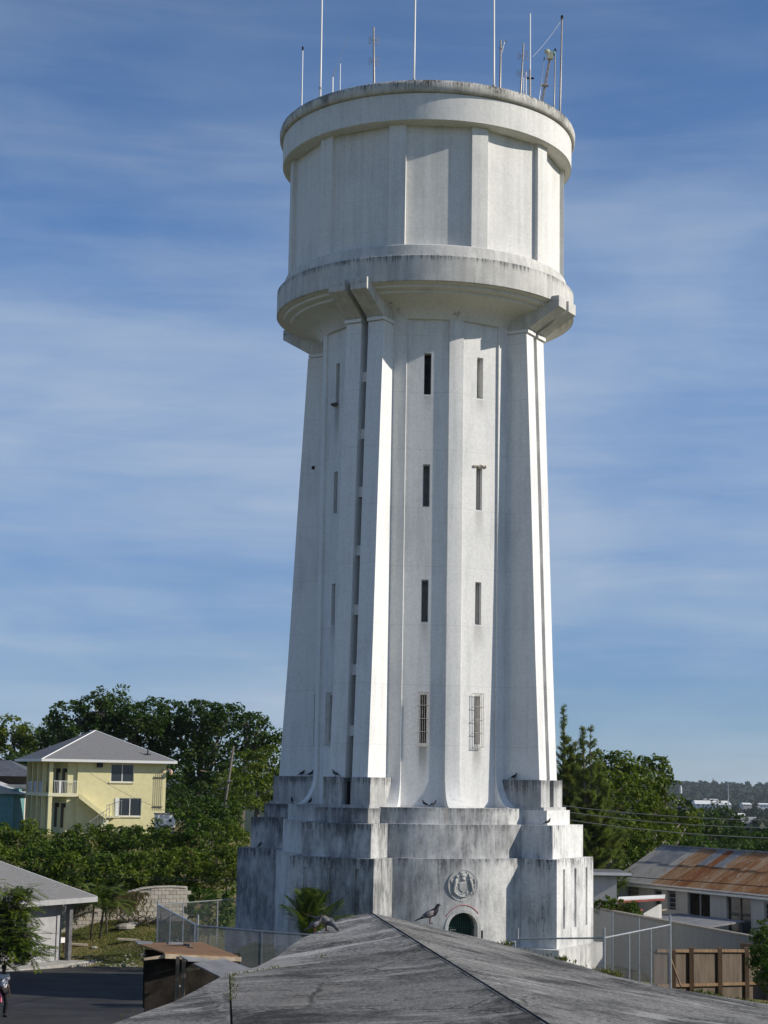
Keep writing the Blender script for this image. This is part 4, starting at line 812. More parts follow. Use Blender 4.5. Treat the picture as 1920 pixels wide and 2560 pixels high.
feathery('feathery-leaved tree in the left foreground before the grey house',[(tuple(at(-25,2270,62)),(85*s,1.2,70*s)),(tuple(at(30,2300,62.5)),(62*s,1.0,72*s)),(tuple(at(60,2360,61.5)),(62*s,.9,50*s)),(tuple(at(-20,2370,62)),(90*s,1.1,52*s)),(tuple(at(50,2225,62)),(36*s,.6,22*s))],31,(at(-70,2400,62).x,62.5))
# tree at the right picture edge behind the wooden fence
tree('edge_shrub','dark small-leaved shrub cut by the right picture edge beside the wooden fence','shrub',[B(1925,2365,57,40,55),B(1912,2400,56.5,26,42),B(1945,2440,56,50,60)],.13,.36,.26,40,'lf_mid',60,tr=.06)
# climbing plants at the right
for px,py,Y,lab in ((1503,2262,80,'leafy sapling against the flat-roofed annexe next to the tower'),(1545,2262,79,'leafy creeper right of the sapling above the grey wall'),(1578,2272,79,'low creeper hanging over the grey wall top')):
    tree('creeper',lab,'plant',[B(px,py,Y,16,18),B(px+6,py+14,Y,18,10)],.15,.3,.2,26,'lf_glossy',px,tr=.03,group='creepers above the grey wall')
# vines hanging over the block wall
for px,lab in ((205,'dry vine hanging over the block wall behind the grey house eave'),(290,'dry grey vine trailing down the middle of the block wall'),(335,'leafy vine trailing over the block wall right of the dry one')):
    c=at(px,2238,96.0); r=np.random.default_rng(px); n=700; P=np.stack([r.normal(c.x,.42,n),(94.05+(px-120)/345*2.6-.15)-r.uniform(0,.2,n),c.z+.25-np.abs(r.normal(0,.55,n))],-1); d=np.stack([r.normal(0,.3,n),r.normal(0,.1,n),-np.abs(r.normal(.7,.2,n))],-1)*.22; w=np.stack([r.normal(0,.02,n)+.02,0*P[:,0],r.normal(0,.015,n)],-1)
    v=np.stack([P-w,P+w,P+d+w*.4,P+d-w*.4],1).reshape(-1,3); tag(place('hanging_vine',npmesh('hanging_vine',v,np.arange(n*4).reshape(n,4)),M['drygrass'] if 'dry' in lab else M['lf_mid']),lab,'vine','vines over the block wall')
# tall dry grass right of the yellow house
c=at(462,2030,128); tag(blades('dry_grass_clump',700,(c.x-1.0,c.x+1.0),(127,129),2.4,.10,M['drygrass'],77),'tall tan dry grass clump right of the yellow house','grass')
# ------------------------------------------------------------------ distant woods and buildings
def Zfar(x,y):
    h=np.clip((y-2600)/1500,0,1); h=h*h*(3-2*h); return hgt(x,y)+h*(29.5+5*np.sin(x/420+.7)+3*np.sin(x/170))
r=np.random.default_rng(9); ys=230*np.exp(r.uniform(0,math.log(4300/230),11000)); xs=r.uniform(-.05,.30,11000)*ys; k=(ys>320)|(xs>.13*ys); xs,ys=xs[k],ys[k]; n=len(xs)
V=[];Q=[]
rad=r.uniform(.7,1.3,n)*np.interp(ys,[230,900,4300],[3.0,4.2,6.0]); hz=rad*r.uniform(.7,1.4,n); tall=r.random(n)<.06; hz[tall]*=1.7; rad[tall]*=.55; zz=Zfar(xs,ys)
per=34; e=r.normal(size=(n,per,3)); e/=np.linalg.norm(e,axis=2)[...,None]; e[...,2]=np.abs(e[...,2])*1.0-.15
P=np.stack([xs,ys,zz+hz*.55],-1)[:,None,:]+e*np.stack([rad,rad,hz],-1)[:,None,:]*r.uniform(.6,1.05,(n,per,1))
P=P.reshape(-1,3); nn=len(P); nr=e.reshape(-1,3)+r.normal(0,.5,(nn,3)); nr/=np.linalg.norm(nr,axis=1)[:,None]; t_=np.cross(nr,r.normal(size=(nn,3))); t_/=np.linalg.norm(t_,axis=1)[:,None]; b_=np.cross(nr,t_); l=(np.repeat(rad,per)*r.uniform(.25,.6,nn))[:,None]
v=np.stack([P-t_*l,P+b_*l*.7,P+t_*l,P-b_*l*.7],1).reshape(-1,3)
tag(place('distant_woods',npmesh('distant_woods',v,np.arange(nn*4).reshape(nn,4)),M['lf_far']),kind='stuff')
M['white_wall']=grain('white_painted_wall',(.72,.71,.68),(.80,.79,.76),2,bstr=.05); M['grey_roof']=grain('grey_metal_roof',(.30,.30,.30),(.38,.38,.38),2); M['cream']=grain('cream_wall',(.62,.55,.45),(.7,.62,.52),2)
def shed(px0,px1,pyt,pyb,Y,depth,label,roofm,wallm,name='distant_building',nwin=4,rise=.3,cat='building'):
    a=at(px0,pyb,Y); b=at(px1,pyb,Y); tz=at(px0,pyt,Y).z; w=b.x-a.x; h=tz-a.z; root=empty(name,(a.x,Y,a.z),label,cat,'distant white buildings')
    mb=MB(); mb.box(0,w,0,depth,-6,h*(1-rise)); fixnormals(mb.build('wall',M[wallm],root))
    e=w*.03; mb=MB(); mb.hexa([(-e,-e,h*(1-rise)),(w+e,-e,h*(1-rise)),(w+e,depth+e,h*(1-rise)),(-e,depth+e,h*(1-rise)),(0,depth*.45,h),(w,depth*.45,h),(w,depth*.55,h),(0,depth*.55,h)]); fixnormals(mb.build('roof',M[roofm],root))
    for i in range(nwin):
        x=w*(i+.5)/nwin; mb=MB(); mb.box(x-w/nwin*.2,x+w/nwin*.2,-.12,.1,h*.12,h*.45); mb.build('window',M['glass'],root)
shed(1740,1826,2001,2017,1900,26,'long white warehouse left of the thin mast in the distance','white_wall','white_wall',nwin=7,rise=.55)
shed(1790,1828,2008,2019,1850,14,'lower white wing in front of the distant warehouse below the mast','white_wall','cream',nwin=3)
shed(1858,1880,2007,2015,1950,20,'small distant white building right of the mast','white_wall','cream',nwin=3,rise=.5)
shed(1838,1896,2042,2068,1250,12,'grey-roofed white house among the trees in the distance on the right','grey_roof','white_wall',nwin=4,rise=.6)
shed(1836,1864,2033,2044,1320,10,'bright white gabled roof behind the distant grey roof','white_wall','white_wall',nwin=2,rise=.5)
shed(1690,1706,2000,2006,2100,14,'tiny distant white house at the treetops\' right edge','white_wall','white_wall',nwin=2)
shed(1900,1925,2008,2018,1950,18,'distant white building cut by the right picture edge','white_wall','white_wall',nwin=3)
shed(1762,1795,1997,2000,2500,14,'thin pale distant roof above the warehouse','white_wall','cream',nwin=3,rise=.6)
a=at(1702,1971,3000); root=empty('distant_steeple',a-Vector((0,0,14)),'tiny white pointed steeple on the distant wooded ridge','tower'); mb=MB(); mb.tube([(0,0,-4),(0,0,13)],2.2,6); mb.build('shaft',M['white_wall'],root); mb=MB(); mb.tube([(0,0,13),(0,0,21)],[2.4,.1],6); mb.build('spire',M['white_wall'],root)
a=at(1821,2006,1800); e=at(1820,1955,1800); root=empty('radio_mast',a,'thin grey mast rising from the distant warehouse','mast'); d=e-a; mb=MB(); mb.tube([(0,0,-8),d*.5,d],[.55,.45,.3],6); mb.build('pole',M['galv'],root); mb=MB(); mb.box(-1.5,1.5,-.3,.3,d.z-.6,d.z); mb.build('head',M['galv'],root)
# ------------------------------------------------------------------ yellow two-storey house
M['yellow']=grain('pale_yellow_render',(.66,.60,.33),(.72,.66,.38),2.2,bstr=.08); M['cream_trim']=grain('cream_trim',(.68,.63,.42),(.74,.70,.50),3,bstr=.05)
t=NT('grey_shingles'); a=t.noise(1.2,5); w=t.noise(9,4,.7,(1,1,3)); col=t.mix(t.rng(w,.35,.65),(.13,.13,.135),(.24,.24,.245)); M['shingle']=t.bsdf(t.mix(t.rng(a,.4,.6),col,(.19,.187,.185)),.9,.15,w,.5,.02)
M['white_trim']=NT('white_trim').bsdf((.72,.72,.70),.6,.3); M['door_brown']=grain('brown_door',(.07,.05,.035),(.12,.09,.06),4); M['lav']=grain('lavender_grey_panels',(.40,.38,.42),(.5,.48,.5),1.5)
ang=R(25); hb=at(118,2071,150); YH=empty('yellow_house',(hb.x,150,hb.z),'pale yellow two-storey house with grey hipped roof and outside stair','house',rz=ang); YH.scale=(.93,1,1)
def yb(name,mat,*boxes,parent=None):
    mb=MB()
    for b in boxes: mb.box(*b)
    return mb.build(name,M[mat] if isinstance(mat,str) else mat,parent or YH)
Wd,Dp,S2,EV=11.1,8.0,2.95,5.78          # facade width, depth, upper floor level, eaves
# facade (y=0 is the front); x from the near-left corner
bx0,bx1=.42,2.62                           # recessed gallery opening at the left of the facade
wu=(5.75,7.95,3.95,5.50); wl_=(6.62,8.78,1.05,2.60)
yb('front_wall','yellow',(bx1,wl_[0],0,.2,-1.2,S2),(wl_[1],Wd,0,.2,-1.2,S2),(wl_[0],wl_[1],0,.2,-1.2,wl_[2]),(wl_[0],wl_[1],0,.2,wl_[3],S2),(bx1,wu[0],0,.2,S2,EV),(wu[1],Wd,0,.2,S2,EV),(wu[0],wu[1],0,.2,S2,wu[2]),(wu[0],wu[1],0,.2,wu[3],EV))
yb('rear_wall','yellow',(0,Wd,Dp-.2,Dp,-1.2,EV)); yb('right_wall','yellow',(Wd-.2,Wd,.2,Dp-.2,-1.2,EV))
yb('gallery_wall','yellow',(1.75,1.95,.2,Dp-.2,-1.2,EV),(1.95,bx1,.2,.4,-1.2,EV)); yb('gallery_floor','cream_trim',(-.05,1.75,-.05,Dp,S2-.28,S2),(1.75,bx1+.03,-.05,.199,S2-.28,S2)); yb('gallery_beam','yellow',(0,bx1,0,.3,EV-.25,EV),(0,.3,.3,Dp,EV-.25,EV))
for y in (0,2.15,4.0,5.85,7.7): yb('gallery_column','yellow',(0,.34,y,y+.30,-1.2,S2-.28),(0,.34,y,y+.30,S2,EV-.25))
for i,y in enumerate((.35,2.5,4.35,6.2)): yb('gallery_panel','lav',(.10,.2,y,y+1.45,S2,S2+.95)) if i else None
for z in (0,S2):
    for y in (1.0,3.2,5.4):
        d=yb('door','door_brown',(1.70,1.749,y,y+.85,z+.02,z+2.05)); 
        a=yb('wall_lamp',M['black'],(1.45,1.745,y-.55,y-.15,z+1.75,z+2.1))
    for x in (1.99,2.25): pass
for nm,(x0,x1,z0,z1) in (('window',wu),('window',wl_)):
    f=yb(nm,'white_trim',(x0,x0+.06,.05,.12,z0,z1),(x1-.06,x1,.05,.12,z0,z1),(x0+.06,x1-.06,.05,.12,z0,z0+.06),(x0+.06,x1-.06,.05,.12,z1-.06,z1),((x0+x1)/2-.04,(x0+x1)/2+.04,.05,.12,z0+.06,z1-.06))
    for a,b in ((x0+.061,(x0+x1)/2-.041),((x0+x1)/2+.041,x1-.061)): yb('pane','glass',(a,b,.09,.105,z0+.061,z1-.061),parent=f)
    yb('sill','cream_trim',(x0-.15,x1+.05,-.1,.0,z0-.1,z0-.002),parent=f)
yb('shutter','white_trim',(wl_[0]-.38,wl_[0]-.02,-.06,-.005,wl_[2]-.05,wl_[3]))
# hipped roof
o_=.75; x0,x1,y0,y1=-1.0,Wd+o_,-o_,Dp+o_; zr=EV+2.62; rx=(x0+x1)/2; mb=MB()
rv=[(x0,y0,EV),(x1,y0,EV),(x1,y1,EV),(x0,y1,EV),(5.35,4.1,zr),(5.35,5.3,zr)]
mb.add(rv,[(0,1,4),(1,2,5,4),(2,3,5),(3,0,4,5)]); rf=mb.build('roof',M['shingle'],YH)
mb=MB(); mb.box(x0-.02,x1+.02,y0-.05,y0-.001,EV-.18,EV+.04); mb.box(x1,x1+.05,y0,y1,EV-.18,EV+.04); mb.box(x0-.05,x0,y0,y1,EV-.18,EV+.04); mb.build('fascia',M['white_trim'],rf)
mb=MB(); mb.box(x0+.02,x1-.02,y0+.02,y1-.02,EV-.10,EV-.04); mb.build('soffit',M['cream_trim'],rf)
mb=MB()
for a,b in ((0,4),(1,4),(4,5)): mb.tube([Vector(rv[a]),Vector(rv[b])],.06,5)
mb.build('hip_cap',M['white_trim'],rf)
mb=MB(); mb.tube([(9.3,.2,EV+.55),(9.3,.2,EV+1.15)],.06,6); mb.tube([(9.0,.2,EV+.62),(9.6,.2,EV+.62)],.04,5); mb.build('roof_vent',M['black'],rf)
# balcony railing, stair and its railing
rl=MB()
for i in range(15): rl.box(.48+i*.15,.505+i*.15,-.03,-.005,S2,S2+1.0)
rl.box(.42,2.62,-.04,0,S2+1.0,S2+1.05); yb('rail_panel','white_trim',(.9,1.12,-.05,-.041,S2,S2+1.05)); rl.build('balcony_railing',M['white_trim'],YH)
st=empty('outside_stair',(0,0,0),None,None); st.parent=YH
for i in range(9):
    x=2.7+i*.27; z=S2-.2-i*.19; mb=MB(); mb.box(x,x+.30,-1.15,-.02,z-.16,z); mb.build('step',M['cream_trim'],st)
mb=MB(); mb.prism([(2.4,-1.2,S2-.02),(2.62,-1.2,S2-.02),(5.1,-1.2,S2-1.75),(5.1,-1.2,S2-2.15),(2.5,-1.2,S2-.4)],(0,.1,0)); fixnormals(mb.build('stringer',M['yellow'],st))
mb=MB(); mb.box(5.1,6.4,-1.2,-.02,S2-2.0,S2-1.86); mb.build('landing',M['cream_trim'],st)
for i in range(7):
    x=5.0-i*.3; z=S2-2.05-i*.2; mb=MB(); mb.box(x-.3,x,-2.3,-1.22,z-.9,z-.14); mb.build('step',M['cream_trim'],st)
hr=MB()
for i in range(9):
    f=i/8; x=5.0-f*2.1; z=S2-2.05-f*1.4; hr.box(x-.015,x+.015,-2.34,-2.31,z-.1,z+.9)
hr.tube([(5.0,-2.325,S2-1.15),(2.9,-2.325,S2-2.55)],.03,5); 
hr.build('handrail',M['galv'],st); hr=MB()
for i in range(6): x=5.1+i*.28; hr.box(x-.015,x+.015,-1.23,-1.2,S2-1.9,S2-1.0+i*.1)
hr.tube([(5.1,-1.215,S2-1.0),(6.6,-1.215,S2-.5)],.03,5)
hr.build('handrail',M['galv'],st)
yb('floodlight',M['black'],(4.35,4.85,-.35,-.05,EV-.6,EV-.2))
# service pipes, meter lamp and tank on the right of the facade
for x in (9.98,10.18,10.38,10.58,10.75): 
    mb=MB(); mb.tube([(x,-.06,1.6),(x,-.06,4.6+(x-10)*.8)],.018,5); mb.build('service_pipe',M['pipe'],YH)
yb('pipe_clamp',M['black'],(9.9,10.8,-.1,-.03,4.35,4.42),(9.9,10.8,-.1,-.03,1.85,1.92))
mb=MB(); mb.tube([(10.6,-.1,4.9),(11.1,-.3,5.15),(11.4,-.3,5.1)],.03,5); mb.ell((11.45,-.3,4.85),(.17,.17,.24)); mb.build('street_light_arm',grain('orange_lamp',(.55,.2,.06),(.7,.6,.5),4),YH)
tk=at(412,2048,147.5); tn=empty('white_tank',(tk.x,147.5,H(tk.x,147.5)),'white boxy tank with dark round port beside the yellow house','tank',rz=ang); mb=MB(); hz_=tk.z+.4-H(tk.x,147.5); mb.box(-.75,.75,-.5,.5,0,hz_); mb.build('casing',M['white_wall'],tn); mb=MB(); mb.box(-.8,.8,-.55,.55,hz_,hz_+.1); mb.build('lid',M['shingle'],tn); mb=MB(); mb.tube([(.3,-.52,hz_-.5),(.3,-.56,hz_-.5)],.13,10); mb.build('port',M['black'],tn)
# neighbours at the far left
a=at(-40,2010,165); nh=empty('blue_grey_house',(a.x,165,H(a.x,165)),'low house with dark blue-grey roof behind the yellow house','house'); tz=at(0,1940,165).z-nh.location.z; tp=at(20,1900,165).z-nh.location.z
mb=MB(); mb.box(-3,4.4,0,7,-1,tz); mb.build('wall',M['door_brown'],nh); mb=MB(); mb.hexa([(-4,-.6,tz),(4.9,-.6,tz),(4.9,7.6,tz),(-4,7.6,tz),(-.5,3.2,tp),(1.5,3.2,tp),(1.5,3.8,tp),(-.5,3.8,tp)]); fixnormals(mb.build('roof',grain('blue_grey_shingles',(.07,.08,.10),(.11,.12,.14),2),nh))
a=at(-30,2040,158); nh=empty('teal_house',(a.x,158,H(a.x,158)),'small teal-walled house at the left picture edge','house'); tz=at(0,1972,158).z-nh.location.z
mb=MB(); mb.box(-2,2.2,0,5,-1,tz); mb.build('wall',grain('teal_render',(.12,.26,.26),(.15,.31,.31),2),nh); mb=MB(); mb.hexa([(-3,-.5,tz-.35),(2.9,-.5,tz-.45),(2.9,5.5,tz-.45),(-3,5.5,tz-.35),(-2,-.5,tz+.75),(-.6,-.5,tz+.75),(-.6,5.5,tz+.75),(-2,5.5,tz+.75)]); fixnormals(mb.build('roof',grain('pale_sheet_roof',(.35,.36,.37),(.5,.5,.5),2),nh))
a=at(30,1970,162); sh_=empty('pale_shed',(a.x,162,H(a.x,162)),'pale metal-roofed shed beside the teal house','shed'); tz=a.z-sh_.location.z; mb=MB(); mb.box(-1.2,1.0,0,3,-1,tz); mb.build('wall',M['cream'],sh_); mb=MB(); mb.box(-1.8,1.6,-.6,3.4,tz,tz+.3); mb.build('roof',M['grey_roof'],sh_)
# leaning utility pole
a=at(561,2020,122); b=at(584,1865,122); zb=H(a.x,122); d=(b-a).normalized(); base=a-d*((a.z-zb)/d.z); up=empty('utility_pole',base,'weathered wooden utility pole leaning right above the shrubs','pole'); mb=MB(); e=b-base; mb.tube([-d*.5,e*.5,e],[.11,.095,.08],9); mb.build('pole',M['bark'],up,True); mb=MB(); m_=e*.72; mb.tube([m_+Vector((-.1,-.1,0)),m_+Vector((.3,-.1,-.02))],.05,6); mb.build('insulator',M['galv'],up)
def wire(a,b,sag,r,label,n=18,mat='black',name='power_line',group=None):
    mb=MB(); mb.tube([a.lerp(b,i/n)-Vector((0,0,sag*4*(i/n)*(1-i/n))) for i in range(n+1)],r,4); return tag(mb.build(name,mat if not isinstance(mat,str) else M[mat],None,True),label,'cable',group)
M['mesh']=NT('dull_wire_mesh').bsdf((.20,.205,.21),.5,.4,metal=.4)
M['cable']=NT('pale_cable').bsdf((.20,.20,.19),.5,.4)
wire(at(1350,2007,93),at(2050,2052,88),.25,.020,'topmost of the three cables crossing in front of the right-hand trees',mat='cable',group='cables right of the tower')
wire(at(1350,2020,93),at(2050,2070,88),.3,.020,'middle of the three cables crossing in front of the right-hand trees',mat='cable',group='cables right of the tower')
wire(at(1350,2038,93),at(2050,2097,88),.3,.022,'lowest of the three cables crossing in front of the right-hand trees',mat='cable',group='cables right of the tower')
wire(at(200,2182,92.5),at(640,2197,84),.08,.012,'upper thin black wire above the block wall',name='thin_wire',group='wires above the block wall'); wire(at(200,2189,92.5),at(640,2203,84),.08,.012,'lower thin black wire above the block wall',name='thin_wire',group='wires above the block wall')
wire(at(205,1919,149),at(520,2060,118),.5,.014,'slack grey service wire from the yellow house down to the right',name='service_wire',mat='cable')
# ------------------------------------------------------------------ block boundary wall, each block a part
M['blockm']=grain('concrete_block',(.42,.38,.32),(.55,.51,.44),3,bstr=.4); M['block2']=grain('darker_concrete_block',(.34,.31,.265),(.46,.42,.36),3,bstr=.4)
M['mortar']=grain('grey_mortar',(.17,.155,.135),(.26,.24,.20),6,bstr=.5)
wa=at(120,2290,94.0); wb=at(465,2286,96.6); BWd=(wb-wa); BWd.z=0; Lw=BWd.length; za=min(H(wa.x,wa.y),H(wb.x,wb.y))-.15
BW=empty('block_wall',(wa.x,wa.y,za),'weathered pale concrete-block boundary wall behind the lawn','wall',rz=math.atan2(BWd.y,BWd.x)); rg=random.Random(2)
def wtop(x):
    px=120+345*x/Lw; py=np.interp(px,[120,250,300,350,385,430,465],[2240,2240,2236,2222,2218,2217,2219]); return at(px,py,wa.y+(wb.y-wa.y)*x/Lw).z-za
bl,bh=.405,.215; core=MB(); nc=40
for i in range(nc): x0=Lw*i/nc; x1=Lw*(i+1)/nc; core.box(x0,x1+.0005,.02,.17,-.5,max(.2,min(wtop(x0),wtop(x1))-.03))
core.build('mortar_core',M['mortar'],BW)
mbk=MB(); mbk.box(0,bl-.022,0,.19,0,bh-.02); bme=mbk.mesh('brick'); 
variants=[]
for m in ('blockm','block2'): q=bme.copy(); q.materials.append(M[m]); variants.append(q)
for c in range(14):
    x=-(c%2)*bl*.5
    while x<Lw:
        if c*bh+bh<=wtop(max(0,x+bl/2))+.06 and c*bh>-.3 and x+bl>0:
            o=bpy.data.objects.new('block',variants[0 if rg.random()<.7 else 1]); COL.objects.link(o); o.parent=BW; o.location=(x,rg.uniform(-.008,.008),c*bh)
        x+=bl
cp=MB()
for i in range(nc):
    x0=Lw*i/nc; x1=Lw*(i+1)/nc; z=wtop((x0+x1)/2); cp.box(x0,x1-.002,-.04,.23,z-.02,z+.06)
cp.build('coping',M['blockm'],BW)
# ------------------------------------------------------------------ grey-roofed house at the left
M['siding']=grain('pale_grey_wall',(.33,.33,.34),(.40,.40,.405),2,bstr=.1); M['post']=grain('dark_grey_post',(.10,.10,.105),(.15,.15,.155),4); M['slabm']=grain('concrete_slab',(.30,.29,.27),(.42,.41,.38),3)
E1=at(242,2243,89.0); zf=-2.02; GHz=0
GH=empty('grey_house',(E1.x,E1.y,zf),'single-storey grey house with shingle hip roof and post-lined porch at the left edge','house'); e_=Vector((-.518,-.855,0)).normalized(); n_=Vector((-.855,.518,0)).normalized(); GE=E1.z-zf
def G(u,v,z): return e_*u+n_*v+Vector((0,0,z))
def gbox(mb,u0,u1,v0,v1,z0,z1): return mb.hexa([G(u0,v0,z0),G(u0,v1,z0),G(u1,v1,z0),G(u1,v0,z0),G(u0,v0,z1),G(u0,v1,z1),G(u1,v1,z1),G(u1,v0,z1)])
Lr=16;Dr=8.0
mb=MB(); zr=GE+.5*Dr/2; rvv=[G(0,0,GE),G(Lr,0,GE),G(Lr,Dr,GE),G(0,Dr,GE),G(Dr/2,Dr/2,zr),G(Lr-Dr/2,Dr/2,zr)]
mb.add(rvv,[(0,1,5,4),(1,2,5),(2,3,4,5),(3,0,4)]); grf=fixnormals(mb.build('roof',M['shingle'],GH))
mb=MB(); gbox(mb,-.03,Lr,-.04,-.002,GE-.22,GE+.03); gbox(mb,-.04,-.001,0,Dr,GE-.22,GE+.03); fixnormals(mb.build('fascia',M['siding'],grf)); mb=MB(); gbox(mb,.01,Lr-.01,.01,Dr-.01,GE-.14,GE-.08); fixnormals(mb.build('soffit',M['siding'],grf)); mb=MB(); mb.tube([rvv[0],rvv[4]],.06,5); mb.build('hip_cap',M['siding'],grf)
# course lines of the shingles on the slope in view, thin raised strips
mb=MB(); 
for k in range(1,24):
    v=k*.17; z=GE+.5*v; mb.add([G(v,v,z+.022),G(Lr-v,v,z+.022),G(Lr-v,v+.165,z+.09),G(v+.165,v+.165,z+.09)],[(0,1,2,3)]); mb.add([G(v,v,z),G(Lr-v,v,z),G(Lr-v,v,z+.022),G(v,v,z+.022)],[(0,1,2,3)])
tag(mb.build('shingle_courses',M['shingle'],GH),kind='stuff')
for u in (1.15,4.2,7.4): mb=MB(); gbox(mb,u,u+.24,.5,.74,.0,GE-.14); fixnormals(mb.build('porch_post',M['post'],GH))
mb=MB(); gbox(mb,1.5,1.7,1.0,Dr-.4,0,GE-.14); gbox(mb,1.7,Lr,1.0,1.2,0,GE-.14); fixnormals(mb.build('wall',M['siding'],GH))
for u in (2.52,): mb=MB(); gbox(mb,1.46,1.78,.94,.998,0,GE-.14); fixnormals(mb.build('corner_trim',M['siding'],GH))
mb=MB(); gbox(mb,3.6,4.6,.96,.998,.05,2.1); fixnormals(mb.build('door',M['post'],GH)); mb=MB(); gbox(mb,5.6,7.2,.96,.998,.8,2.0); fixnormals(mb.build('window',M['glass'],GH))
wbx=MB()
for k in range(4): wbx.tube([G(1.42,1.8+.22*k,.95),G(1.42,1.8+.22*k,2.3)],.02,5)
wbx.tube([G(1.42,1.7,1.0),G(1.42,2.6,1.0)],.02,5); wbx.build('window_bars',M['black'],GH)
mb=MB(); gbox(mb,.2,1.48,1.6,3.9,.72,.95); fixnormals(mb.build('ledge_shelf',M['white_wall'],GH)); mb=MB()
for k in range(4): mb.tube([G(.4,1.7+.6*k,-.2),G(.4,1.7+.6*k,.72)],.03,5)
mb.build('shelf_legs',M['black'],GH)
mb=MB(); gbox(mb,.2,Lr,-.5,2.4,-.9,0); fixnormals(mb.build('porch_slab',M['slabm'],GH))
rg=random.Random(4)
for k in range(12):
    u=-.1+k*.24; p=G(u*.9+.1,-.62-.0*u,-.28); mb=MB(); mb.ell(p,(.17*rg.uniform(.8,1.2),.15,.24),Matrix.Rotation(rg.uniform(0,6),3,'Z'),7,5); mb.build('kerb_stone',M['limestone'] if k%3 else M['mortar'],GH)
# ------------------------------------------------------------------ things on the lawn
rg=random.Random(6)
def at_ground(px,py,Y):
    p=at(px,py,Y); return Vector((p.x,Y,H(p.x,Y)))
p=at_ground(358,2295,94.8); br=empty('brush_pile',p,'pile of dead brown branches against the block wall','brush pile')
for k in range(46):
    a=Vector((rg.uniform(-1.1,1.1),rg.uniform(-.4,.4),rg.uniform(0,.25))); d=Vector((rg.uniform(-.8,.8),rg.uniform(-.4,.4),rg.uniform(.0,.5))); mb=MB(); mb.tube([a,a+d*.5+Vector((0,0,.04)),a+d],[.045,.035,.012],5); mb.build('branch',M['bark'],br)
for px,py,Y,s,lab in ((313,2306,94.0,.42,'large grey rock lying left of the brush pile'),(330,2302,94.5,.3,'smaller grey rock touching the brush pile'),(235,2384,90.6,.16,'small dark stone on the dry grass below the palms')):
    p=at_ground(px,py,Y); mb=MB(); mb.ell((0,0,s*.25),(s*1.3,s*.8,s*.5),Matrix.Rotation(.4,3,'Z'),8,5); o=mb.build('rock',M['limestone'],None); o.location=p; tag(o,lab,'rock')
for px,py,Y,l,lab in ((325,2373,91.2,1.3,'pale timber plank lying on the dry grass behind the shack'),(196,2380,91.0,.9,'short pale plank beside the porch post')):
    p=at_ground(px,py,Y); mb=MB(); mb.box(-l/2,l/2,-.14,.14,.04,.13); o=mb.build('plank',grain('bleached_timber' ,(.42,.36,.28),(.55,.48,.38),5) if 'bleached_timber' not in bpy.data.materials else bpy.data.materials['bleached_timber']); o.location=p; o.rotation_euler=(0,R(3),R(8)); tag(o,lab,'plank')
# ------------------------------------------------------------------ chain-link fences
def chain(mb,A,Bp,h0,h1,pitch=.075,r=.0022):
    """two sets of slanted wires between A and Bp (ground points), from h0 to h1 above them"""
    A=Vector(A);Bp=Vector(Bp); L_=(Bp-A).length; hh=h1-h0; k=int((L_+hh)/pitch)
    for s in (0,1):
        for i in range(k):
            x0=i*pitch-hh; x1=x0+hh; a0,a1=max(x0,0),min(x1,L_)
            if a1-a0<.02: continue
            z0,z1=h0+(a0-x0),h0+(a1-x0)
            if s: z0,z1=h1+h0-z0,h1+h0-z1
            p=A.lerp(Bp,a0/L_)+Vector((0,0,z0)); q=A.lerp(Bp,a1/L_)+Vector((0,0,z1)); mb.tube([p,q],r,3,False)
def post(parent,p,h,r=.03,below=.4,name='post'):
    mb=MB(); mb.tube([Vector(p)-Vector((0,0,below)),Vector(p)+Vector((0,0,h))],r,7); mb.ell(Vector(p)+Vector((0,0,h)),(r*1.3,r*1.3,r),None,7,4); mb.build(name,M['galv'],parent)
LF=empty('chain_link_fence',(0,0,0),'galvanised chain-link fence between the plywood shack and the tower','fence')
def drop(px,py,Y,hh): p=at(px,py,Y); return Vector((p.x,Y,p.z-hh)),hh
q0=at(600,2246,71.5); q1=at(395,2262,62); q2=at(494,2314,47); q3=at(640,2327,46.2); q4=at(790,2338,45.6)
tops=[q0,q1,q2,q3,q4]
for i,(a,b) in enumerate(zip(tops,tops[1:])):
    mb=MB(); mb.tube([a,b],.022,6); mb.build('top_rail',M['galv'],LF)
    hh=2.3 if i<2 else 2.0; base=[Vector((p.x,p.y,p.z-hh)) for p in (a,b)]; w=MB(); d=b-a; 
    # mesh follows the rail's slope
    Lh=(Vector((b.x,b.y,0))-Vector((a.x,a.y,0))).length; pitch=.07 if i>1 else .09; k=int((Lh+hh)/pitch)
    for s in (0,1):
        for j in range(k):
            x0=j*pitch-hh; a0,a1=max(x0,0),min(x0+hh,Lh)
            if a1-a0<.02: continue
            z0,z1=a0-x0,a1-x0
            if s: z0,z1=hh-z0,hh-z1
            w.tube([base[0].lerp(base[1],a0/Lh)+Vector((0,0,z0)),base[0].lerp(base[1],a1/Lh)+Vector((0,0,z1))],.0060 if i>1 else .0018,3,False)
    if i>1:
        for j in range(int(Lh/.07)): p=a.lerp(b,j*.07/Lh); w.tube([p,p+Vector((.012,0,.055))],.004,3,False)
    tag(w.build('wire_mesh',M['mesh'],LF),kind='stuff')
for p,h,r in ((q1,.12,.032),(q2,.28,.028),(q3.lerp(q4,.1),.02,.022)): mb=MB(); mb.tube([p-Vector((0,0,2.6)),p+Vector((0,0,h))],r,7); mb.build('post',M['galv'] if r<.043 else M['galv'],LF)
for f in (.3,.72): p=q0.lerp(q1,f); mb=MB(); mb.tube([p-Vector((0,0,2.6)),p],.026,6); mb.build('post',M['galv'],LF)
for f in (.38,.7,.95): p=q1.lerp(q2,f); mb=MB(); mb.tube([p-Vector((0,0,2.6)),p],.024,6); mb.build('post',M['galv'],LF)
